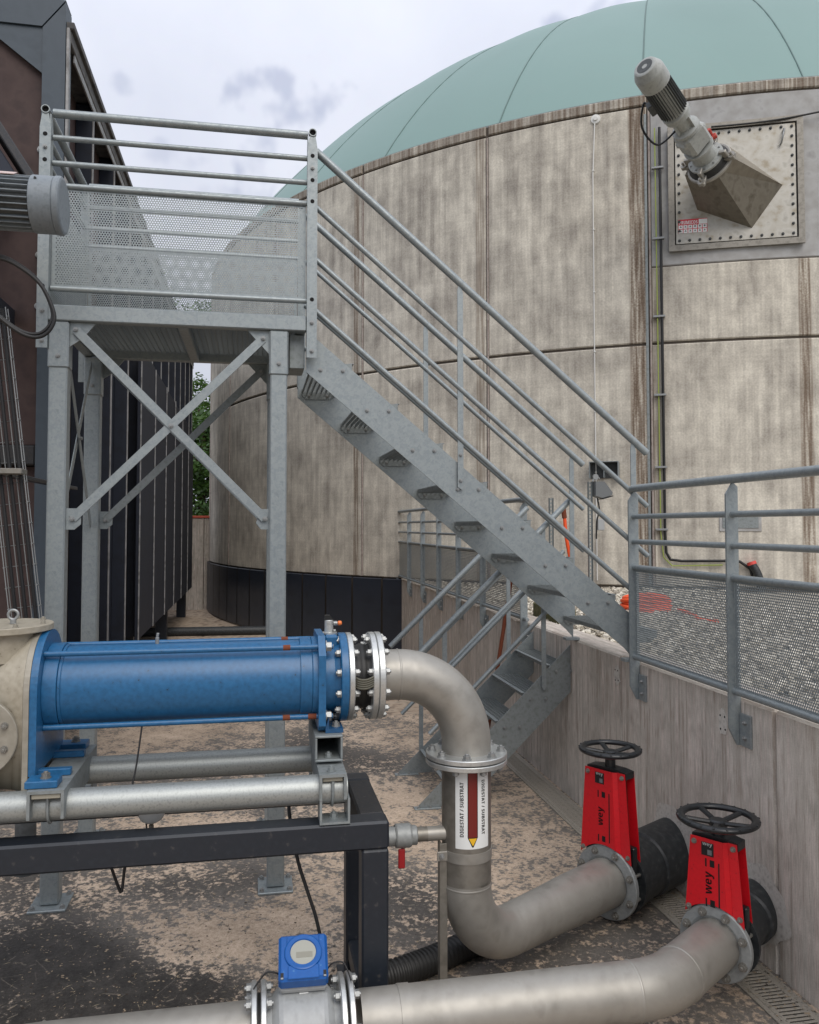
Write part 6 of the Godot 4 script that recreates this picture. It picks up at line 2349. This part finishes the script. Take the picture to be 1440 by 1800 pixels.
func gate_valve(q: Array) -> void:
	# built about its own axis: flow along +x, the front flange face at x = 0
	var ro: float = q[2]
	var rp: float = q[3]
	var ytop: float = q[4]
	var ywh: float = q[5]
	var rw: float = q[6]
	var t := thing("gate_valve", q[8], "valve", Vector3.ZERO, "red gate valves at the retaining wall")
	var X := Vector3.RIGHT
	var fl := MB.new()
	fl.lathe(Transform3D(facing(X), Vector3.ZERO), [Vector2(rp, 0.0), Vector2(rp + 0.012, -0.006), Vector2(ro - 0.004, -0.006), Vector2(ro, -0.002), Vector2(ro, 0.018), Vector2(rp, 0.018)], 48)
	var f := part(t, "flange", fl, M.flange_grey)
	bolts(f, circle_of(Vector3(-0.006, 0, 0), -X, ro - 0.026, 8, 0.5), -X, 0.0158, M.old_bolt)
	# body: two dark plates about the knife, narrow necks upward
	var bd := MB.new()
	bd.cyl(Vector3(0.019, 0, 0), Vector3(0.085, 0, 0), ro * 0.74, -1.0, 40)
	bd.span(Vector3(0.030, 0.0, -ro * 0.80), Vector3(0.068, ro + 0.02, ro * 0.80), 0.006)
	part(t, "body", bd, M.black_paint)
	var back := MB.new()
	back.cyl(Vector3(0.082, 0, 0), Vector3(0.099, 0, 0), ro, -1.0, 44)
	part(t, "rear_flange", back, M.pe_black)
	for p in circle_of(Vector3(0.02, 0, 0), X, ro - 0.026, 8, 0.5):
		if p.y < ro * 0.5:
			var sb := MB.new()
			sb.rod(p + Vector3(-0.005, 0, 0), p + Vector3(0.1, 0, 0), 0.009, 10)
			part(t, "stud", sb, M.old_bolt)
	# yoke: a pair of red sheets, folded along one side
	var y0 := ro * 0.62
	var y1 := ro + 0.02
	var wb := ro * 0.80
	var wt := wb * 0.78
	for s in [[-0.012, -1.0], [0.108, 1.0]]:
		var x: float = s[0]
		var sh := MB.new()
		# main sheet with a curved foot following the flange
		var poly := [Vector2(-wt, ytop), Vector2(wt * 0.45, ytop)]
		for k in 9:
			var zz := lerpf(wb * 0.45, -wb, k / 8.0)
			poly.append(Vector2(zz, sqrt(maxf(0.0, pow(ro + 0.008, 2.0) - zz * zz))))
		var yf := sqrt(pow(ro + 0.008, 2.0) - pow(wb * 0.45, 2.0))
		var zy := Transform3D(Basis(Vector3(0, 0, 1), Vector3.UP, Vector3(-1, 0, 0)), Vector3(x, 0, 0))
		sh.prism(poly, -0.002, 0.002, zy)
		# folded-back strip on the right hand side
		var o: float = x - s[1] * 0.018
		sh.face([Vector3(x, ytop, wt * 0.45), Vector3(o, ytop, wt * 0.62), Vector3(o, yf - 0.02, wb * 0.62), Vector3(x, yf, wb * 0.45)], Vector3(s[1], 0, 0.5))
		sh.prism([Vector2(wt * 0.62, ytop), Vector2(wt, ytop), Vector2(wb, yf - 0.06), Vector2(wb * 0.62, yf - 0.02)], -0.002, 0.002, Transform3D(zy.basis, Vector3(o, 0, 0)))
		var yoke := part(t, "yoke_sheet", sh, M.red)
		if s[1] < 0.0:
			bolts(yoke, [Vector3(x - 0.002, ytop - 0.022, -wt + 0.018), Vector3(o - 0.002, ytop - 0.022, wt - 0.016), Vector3(x - 0.002, ro * 0.72 + 0.02, -wb + 0.018), Vector3(o - 0.002, yf - 0.022, wb - 0.018)], -X, 0.0098, M.old_bolt)
			# slots cut in the sheet, lettering, name plate
			var sl := MB.new()
			var yl := ytop - y1 + 0.05
			var ym := (ytop + y1) * 0.5 - 0.055
			sl.box(Vector3(x - 0.0024, ym, wt * 0.28), Vector3(0.0008, yl * 0.6, 0.006), 0.0)
			for e in [1.0, -1.0]:
				sl.box(Vector3(x - 0.0024, ym + e * yl * 0.27, -wt * 0.02), Vector3(0.0008, 0.030, 0.021), 0.0)
				sl.box(Vector3(x - 0.0024, ym + e * yl * 0.27, -wt * 0.30), Vector3(0.0008, 0.036, 0.007), 0.0)
			part(yoke, "slots", sl, M.hole)
			var xx := x - 0.0026
			var zc := -wt * 0.12
			# view is against -x: the viewer's right is +z; lettering reads upward
			part(yoke, "lettering", text_bent("wey", 0.040, 0.098, func(u, v, d): return Vector3(xx - absf(d) - 0.0002, ym + u, zc - v)), M.plate_black)
			var np := MB.new()
			var yp := ytop - 0.045
			np.box(Vector3(x - 0.0028, yp, -wt * 0.22), Vector3(0.0012, 0.058, 0.056), 0.0)
			var plate := part(yoke, "name_plate", np, M.plate_black)
			part(plate, "lettering", text_bent("wey", 0.017, 0.044, func(u, v, d): return Vector3(xx - 0.0012 - absf(d), yp + 0.019 + v, -wt * 0.22 + u)), M.label_white)
			var sm := MB.new()
			sm.box(Vector3(x - 0.0036, yp - 0.012, -wt * 0.22 + 0.010), Vector3(0.0006, 0.022, 0.02), 0.0)
			part(plate, "small_print", sm, M.lamp_grey)
	# top bracket, stem, handwheel
	var tb := MB.new()
	tb.prism([Vector2(-wt - 0.004, ytop - 0.03), Vector2(wt + 0.004, ytop - 0.03), Vector2(wt + 0.004, ytop + 0.004), Vector2(wt * 0.6, ytop + 0.012), Vector2(-wt * 0.6, ytop + 0.012), Vector2(-wt - 0.004, ytop + 0.004)], -0.086, -0.010, Transform3D(Basis(Vector3(0, 0, 1), Vector3.UP, Vector3(-1, 0, 0)), Vector3(0, 0, 0)))
	part(t, "top_bracket", tb, M.black_paint)
	var cx := 0.048
	var stem := MB.new()
	stem.rod(Vector3(cx, ytop - 0.25, 0), Vector3(cx, ytop + 0.01, 0), 0.013, 12)
	part(t, "spindle", stem, M.steel)
	var hub := MB.new()
	hub.lathe(Transform3D(Basis(), Vector3(cx, 0, 0)), [Vector2(0.028, ytop + 0.012), Vector2(0.028, ywh - 0.03), Vector2(0.04, ywh - 0.02), Vector2(0.04, ywh + 0.002), Vector2(0.03, ywh + 0.008), Vector2(0, ywh + 0.008)], 24)
	part(t, "wheel_hub", hub, M.black_paint)
	var wheel := MB.new()
	var prof := []
	for i in 13:
		var a := TAU * i / 12.0
		prof.append(Vector2(rw - 0.020 + 0.020 * sin(a), ywh + 0.012 - 0.014 * cos(a)))
	wheel.lathe(Transform3D(Basis(), Vector3(cx, 0, 0)), prof, 56, true)
	var wh := part(t, "handwheel_rim", wheel, M.black_paint)
	for k in 40:
		var a := TAU * k / 40.0
		if k % 2 == 0:
			var kn := MB.new()
			kn.box(Vector3(cx + cos(a) * (rw - 0.006), ywh + 0.021, sin(a) * (rw - 0.006)), Vector3(0.012, 0.006, 0.010), 0.002, Basis(Vector3.UP, -a))
			part(wh, "grip_knob", kn, M.black_paint)
	for k in 5:
		var a := TAU * k / 5.0 + 0.3
		var d := Vector3(cos(a), 0, sin(a))
		var sp := MB.new()
		sp.bar(Vector3(cx, ywh - 0.006, 0) + d * 0.03, Vector3(cx, ywh + 0.010, 0) + d * (rw - 0.03), 0.030, 0.016, Vector3.UP, 0.006)
		part(t, "wheel_spoke", sp, M.black_paint)
	t.position = q[0]
	t.rotation.y = deg_to_rad(q[1])


func build_floor_things() -> void:
	# slot drain along the wall
	var t := thing("drain_channel", "slotted grey drain grate running along the wall foot", "drain", Vector3(2.29, 0, -5))
	var x0 := 2.21
	var x1 := 2.375
	for q in [[x0 - 0.022, x0], [x1, x1 + 0.022]]:
		var mb := MB.new()
		mb.span(Vector3(q[0], 0.002, -7.9), Vector3(q[1], 0.008, -2.0), 0.001)
		part(t, "edge_rail", mb, M.cast_iron)
	var bed := MB.new()
	bed.span(Vector3(x0, 0.0005, -7.9), Vector3(x1, 0.0025, -2.0))
	part(t, "channel_bed", bed, M.hole)
	var bar := MB.new()
	bar.box(Vector3.ZERO, Vector3(x1 - x0 - 0.002, 0.006, 0.0145), 0.002)
	var bm := bar.mesh()
	var z := -7.88
	var k := 0
	while z < -2.0:
		part(t, "grate_bar", bm, M.cast_iron, Vector3((x0 + x1) * 0.5, 0.0062, z))
		z += 0.0245
		k += 1
	for q in [x0 + 0.012, x1 - 0.012]:
		var mb := MB.new()
		mb.span(Vector3(q - 0.012, 0.003, -7.9), Vector3(q + 0.012, 0.0097, -2.0), 0.001)
		part(t, "grate_side", mb, M.cast_iron)
	# corrugated black hose
	var ch := MB.new()
	var line := smooth_path([Vector3(0.30, 0.066, -3.66), Vector3(0.63, 0.066, -3.758), Vector3(0.835, 0.066, -3.843), Vector3(1.06, 0.066, -3.96), Vector3(1.24, 0.066, -4.02)], 40)
	var rad := []
	var path := []
	for i in line.size():
		path.append(line[i])
		rad.append(0.0565 + 0.0075 * sin(i * PI * 0.5))
	ch.tube(path, rad, 24)
	tag(part(self, "corrugated_hose", ch, M.black_rubber), "thick black corrugated hose on the floor under the riser", "hose")
	# black pipe lying across the yard
	var bp := MB.new()
	bp.rod(Vector3(-3.2, 0.085, -16.4), Vector3(2.35, 0.085, -16.1), 0.085, 16)
	tag(part(self, "black_pipe", bp, M.pe_black), "long straight black pipe lying across the yard before tank cladding", "pipe")
	# rusty prop leaning behind the short stair
	var rp := MB.new()
	rp.rod(Vector3(2.05, 0.0, -7.25), Vector3(2.36, 1.75, -7.3), 0.018, 10)
	tag(part(self, "rusty_prop", rp, M.rust), "thin rusty brown bar leaning on wall behind short stair", "bar")
	# dark tank-like drum behind the tower's left legs
	var dr := MB.new()
	dr.lathe(Transform3D(Basis(), Vector3(-1.35, 0, -5.4)), [Vector2(0.06, 0), Vector2(0.06, 1.40), Vector2(0.1, 1.40), Vector2(0.1, 1.47), Vector2(0.095, 1.475), Vector2(0, 1.475)], 28)
	tag(part(self, "standpipe", dr, M.fin_dark), "dark capped standpipe behind the platform's left legs", "pipe")


func build_left_things() -> void:
	# geared motor at the left edge, axis along x
	var X := Vector3.RIGHT
	var c := Vector3(-1.0, 3.70, -4.3)
	var t := thing("feeder_motor", "grey finned electric motor with round end cap jutting in at left", "motor", Vector3(-1.25, 3.56, -4.3))
	var b := MB.new()
	b.lathe(Transform3D(facing(X), Vector3(0, c.y, c.z)), [Vector2(0, -1.75), Vector2(0.115, -1.75), Vector2(0.115, -1.085)], 32)
	var body := part(t, "body", b, M.fin_dark)
	for k in 26:
		var a := TAU * k / 26.0
		var d := Vector3(0, cos(a), sin(a))
		var f := MB.new()
		f.box(Vector3(-1.4, c.y, c.z) + d * 0.123, Vector3(0.62, 0.024, 0.006), 0.0015, Basis(X, d, X.cross(d)))
		part(body, "cooling_fin", f, M.motor_grey)
	var fc := MB.new()
	fc.lathe(Transform3D(facing(X), Vector3(0, c.y, c.z)), [Vector2(0.12, -1.088), Vector2(0.138, -1.088), Vector2(0.14, -1.084), Vector2(0.14, -0.985), Vector2(0.137, -0.982), Vector2(0.11, -0.982)], 44)
	part(t, "fan_cover", fc, M.motor_grey)
	var cp := MB.new()
	cp.lathe(Transform3D(facing(X), Vector3(0, c.y, c.z)), [Vector2(0.11, -0.981), Vector2(0.14, -0.981), Vector2(0.143, -0.976), Vector2(0.143, -0.958), Vector2(0.138, -0.95), Vector2(0.126, -0.946), Vector2(0, -0.946)], 44)
	part(t, "rain_cap", cp, M.motor_grey)
	var jb := MB.new()
	jb.box(Vector3(-1.33, c.y - 0.02, c.z + 0.15), Vector3(0.16, 0.14, 0.09), 0.012)
	part(t, "terminal_box", jb, M.motor_grey)
	var np := MB.new()
	np.box(Vector3(-1.22, c.y + 0.13, c.z + 0.05), Vector3(0.11, 0.004, 0.07), 0.0, Basis(X, 0.5))
	part(t, "type_plate", np, flat("type_plate", rgb8(196, 176, 170), 0.5))
	bolts(t, [Vector3(-1.06, c.y + 0.09, c.z + 0.108)], Vector3(0, 0.6, 0.8), 0.006, M.fin_dark)
	var gb := MB.new()
	gb.box(Vector3(-1.86, c.y, c.z), Vector3(0.22, 0.30, 0.30), 0.03)
	part(t, "gearbox", gb, M.motor_grey)
	var arm := MB.new()
	arm.span(Vector3(-1.94, c.y - 0.06, -6.70), Vector3(-1.82, c.y + 0.06, c.z - 0.152), 0.006)
	part(t, "mounting_arm", arm, M.slate)
	# inclined trough behind it
	var q := thing("conveyor_trough", "dark dusty inclined trough beside the container front", "conveyor", Vector3(-1.7, 2.0, -5.7))
	var a0 := on_z(-40, 170, -5.9)
	var a1 := on_z(62, 330, -5.5)
	var tr := MB.new()
	tr.bar(a0 + (a0 - a1) * 0.3, a1 + (a1 - a0) * 0.15, 0.05, 0.30, Vector3(0, 0.2, 1), 0.006)
	part(q, "side_plate", tr, M.slate_dusty)
	var tr2 := MB.new()
	tr2.bar(a0 + (a0 - a1) * 0.3 + Vector3(-0.25, -0.12, 0), a1 + (a1 - a0) * 0.1 + Vector3(-0.25, -0.12, 0), 0.42, 0.26, Vector3(0, 0.2, 1), 0.006)
	part(q, "trough", tr2, M.navy)
	var ts := MB.new()
	var tm := (a0 + a1) * 0.5 + Vector3(-0.25, -0.12, 0)
	ts.span(Vector3(tm.x - 0.05, tm.y - 0.05, -6.70), Vector3(tm.x + 0.05, tm.y + 0.05, tm.z - 0.05), 0.005)
	part(q, "support_arm", ts, M.slate)
	# looped cables
	for k in 2:
		var mb := MB.new()
		var o := Vector3(0.012 * k, -0.018 * k, 0.015 * k)
		var zz := -4.35
		var pts := []
		for p in [[-40, 455], [0, 450], [40, 470], [72, 500], [92, 545], [88, 570], [70, 586], [45, 585], [15, 568], [-30, 530]]:
			pts.append(on_z(p[0], p[1], zz) + o)
		mb.tube(smooth_path(pts, 6), 0.0095, 8)
		tag(part(self, "cable_loop", mb, M.cable), "outer black cable of the loop hanging below the motor" if k == 0 else "inner black cable of the loop hanging below the motor", "cable", "cable loops at the left")
	# wire basket tray with cables, leaning down the left edge
	var zt := -4.75
	var top := on_z(-12, 545, zt)
	var bot := on_z(48, 1090, zt)
	var w := thing("cable_tray", "leaning wire basket cable tray at the left edge", "cable tray", bot)
	var along := (bot - top).normalized()
	var across := Vector3(1, 0, 0)
	across = (across - along * across.dot(along)).normalized()
	var depth := along.cross(across).normalized()
	if depth.z < 0.0:
		depth = -depth
	for e in [[-0.075, 0.045], [-0.075, 0.0], [-0.025, 0.0], [0.025, 0.0], [0.075, 0.0], [0.075, 0.045]]:
		var mb := MB.new()
		var off: Vector3 = across * e[0] + depth * e[1]
		mb.cyl(top + off, bot + along * 0.3 + off, 0.003, -1.0, 6)
		part(w, "long_wire", mb, M.zinc)
	var L := top.distance_to(bot) + 0.3
	var s := 0.05
	while s < L:
		var mb := MB.new()
		var p := top + along * s
		mb.tube([p + across * -0.078 + depth * 0.048, p + across * -0.078 - depth * 0.004, p + across * 0.078 - depth * 0.004, p + across * 0.078 + depth * 0.048], 0.003, 6)
		part(w, "cross_wire", mb, M.zinc)
		s += 0.112
	for k in 3:
		var mb := MB.new()
		var off: Vector3 = across * (-0.05 + k * 0.05) + depth * 0.016
		mb.cyl(top + off, bot + along * 0.3 + off, 0.010, -1.0, 10)
		tag(part(self, "tray_cable", mb, M.cable), "thick black cable lying in the leaning wire basket tray", "cable", "cables in the tray")
	var sh := MB.new()
	var sp := on_z(8, 829, zt + 0.05)
	sh.box(sp, Vector3(0.2, 0.03, 0.12), 0.004)
	part(w, "bracket", sh, M.steel_dull)
	var stt := MB.new()
	stt.span(Vector3(sp.x - 0.09, sp.y - 0.012, -6.70), Vector3(sp.x - 0.03, sp.y + 0.012, sp.z - 0.062), 0.003)
	part(w, "strut", stt, M.slate)


func build_litter() -> void:
	# straw, husks and crumbs of dried slurry strewn over the floor
	for q in 3:
		var blade := MB.new()
		if q == 0:
			blade.face([Vector3(-1, 0.02, 0), Vector3(0, 0.10, 0.09), Vector3(1, 0.03, 0.02), Vector3(0, 0.05, -0.09)], Vector3.UP)
			blade.face([Vector3(-1, 0.0, 0), Vector3(0, 0.0, 0.1), Vector3(0, 0.10, 0.09)], Vector3(0, 0, 1))
		else:
			blade.face([Vector3(-0.6, 0.0, -0.3), Vector3(0.5, 0.0, -0.45), Vector3(0.7, 0.12, 0.35), Vector3(-0.4, 0.2, 0.4)], Vector3.UP)
		var mm := MultiMesh.new()
		mm.transform_format = MultiMesh.TRANSFORM_3D
		mm.mesh = blade.mesh()
		var n: int = [1100, 3800, 1300][q]
		mm.instance_count = n
		for i in n:
			var x := rng.randf_range(-2.2, 2.35)
			var z := rng.randf_range(-8.8, -2.6)
			if rng.randf() < 0.45:
				x = clampf(rng.randfn(-0.3, 0.7), -2.2, 2.3)
				z = clampf(rng.randfn(-4.2, 0.6), -8.5, -2.7)
			if rng.randf() < 0.12:
				x = rng.randf_range(2.2, 2.41)
				z = rng.randf_range(-5.2, -3.2)
			var s := rng.randf_range(0.006, 0.022) if q == 0 else (0.0035 + 0.009 * pow(rng.randf(), 2.5))
			mm.set_instance_transform(i, Transform3D(Basis(Vector3.UP, rng.randf() * TAU).scaled_local(Vector3(s, s, s)), Vector3(x, 0.001 if x < 2.2 else 0.0100, z)))
		var o := MultiMeshInstance3D.new()
		o.name = ["straw_litter", "slurry_crumbs", "soil_crumbs"][q]
		o.multimesh = mm
		o.material_override = [M.straw_a, M.straw_b, M.crumb_dark][q]
		add_child(o)
		tag(o, ["pale bits of straw strewn over the stained floor", "light brown flakes of dried slurry strewn over the floor", "dark crumbs of soil strewn over the floor"][q], "litter")
		o.set_meta("kind", "stuff")
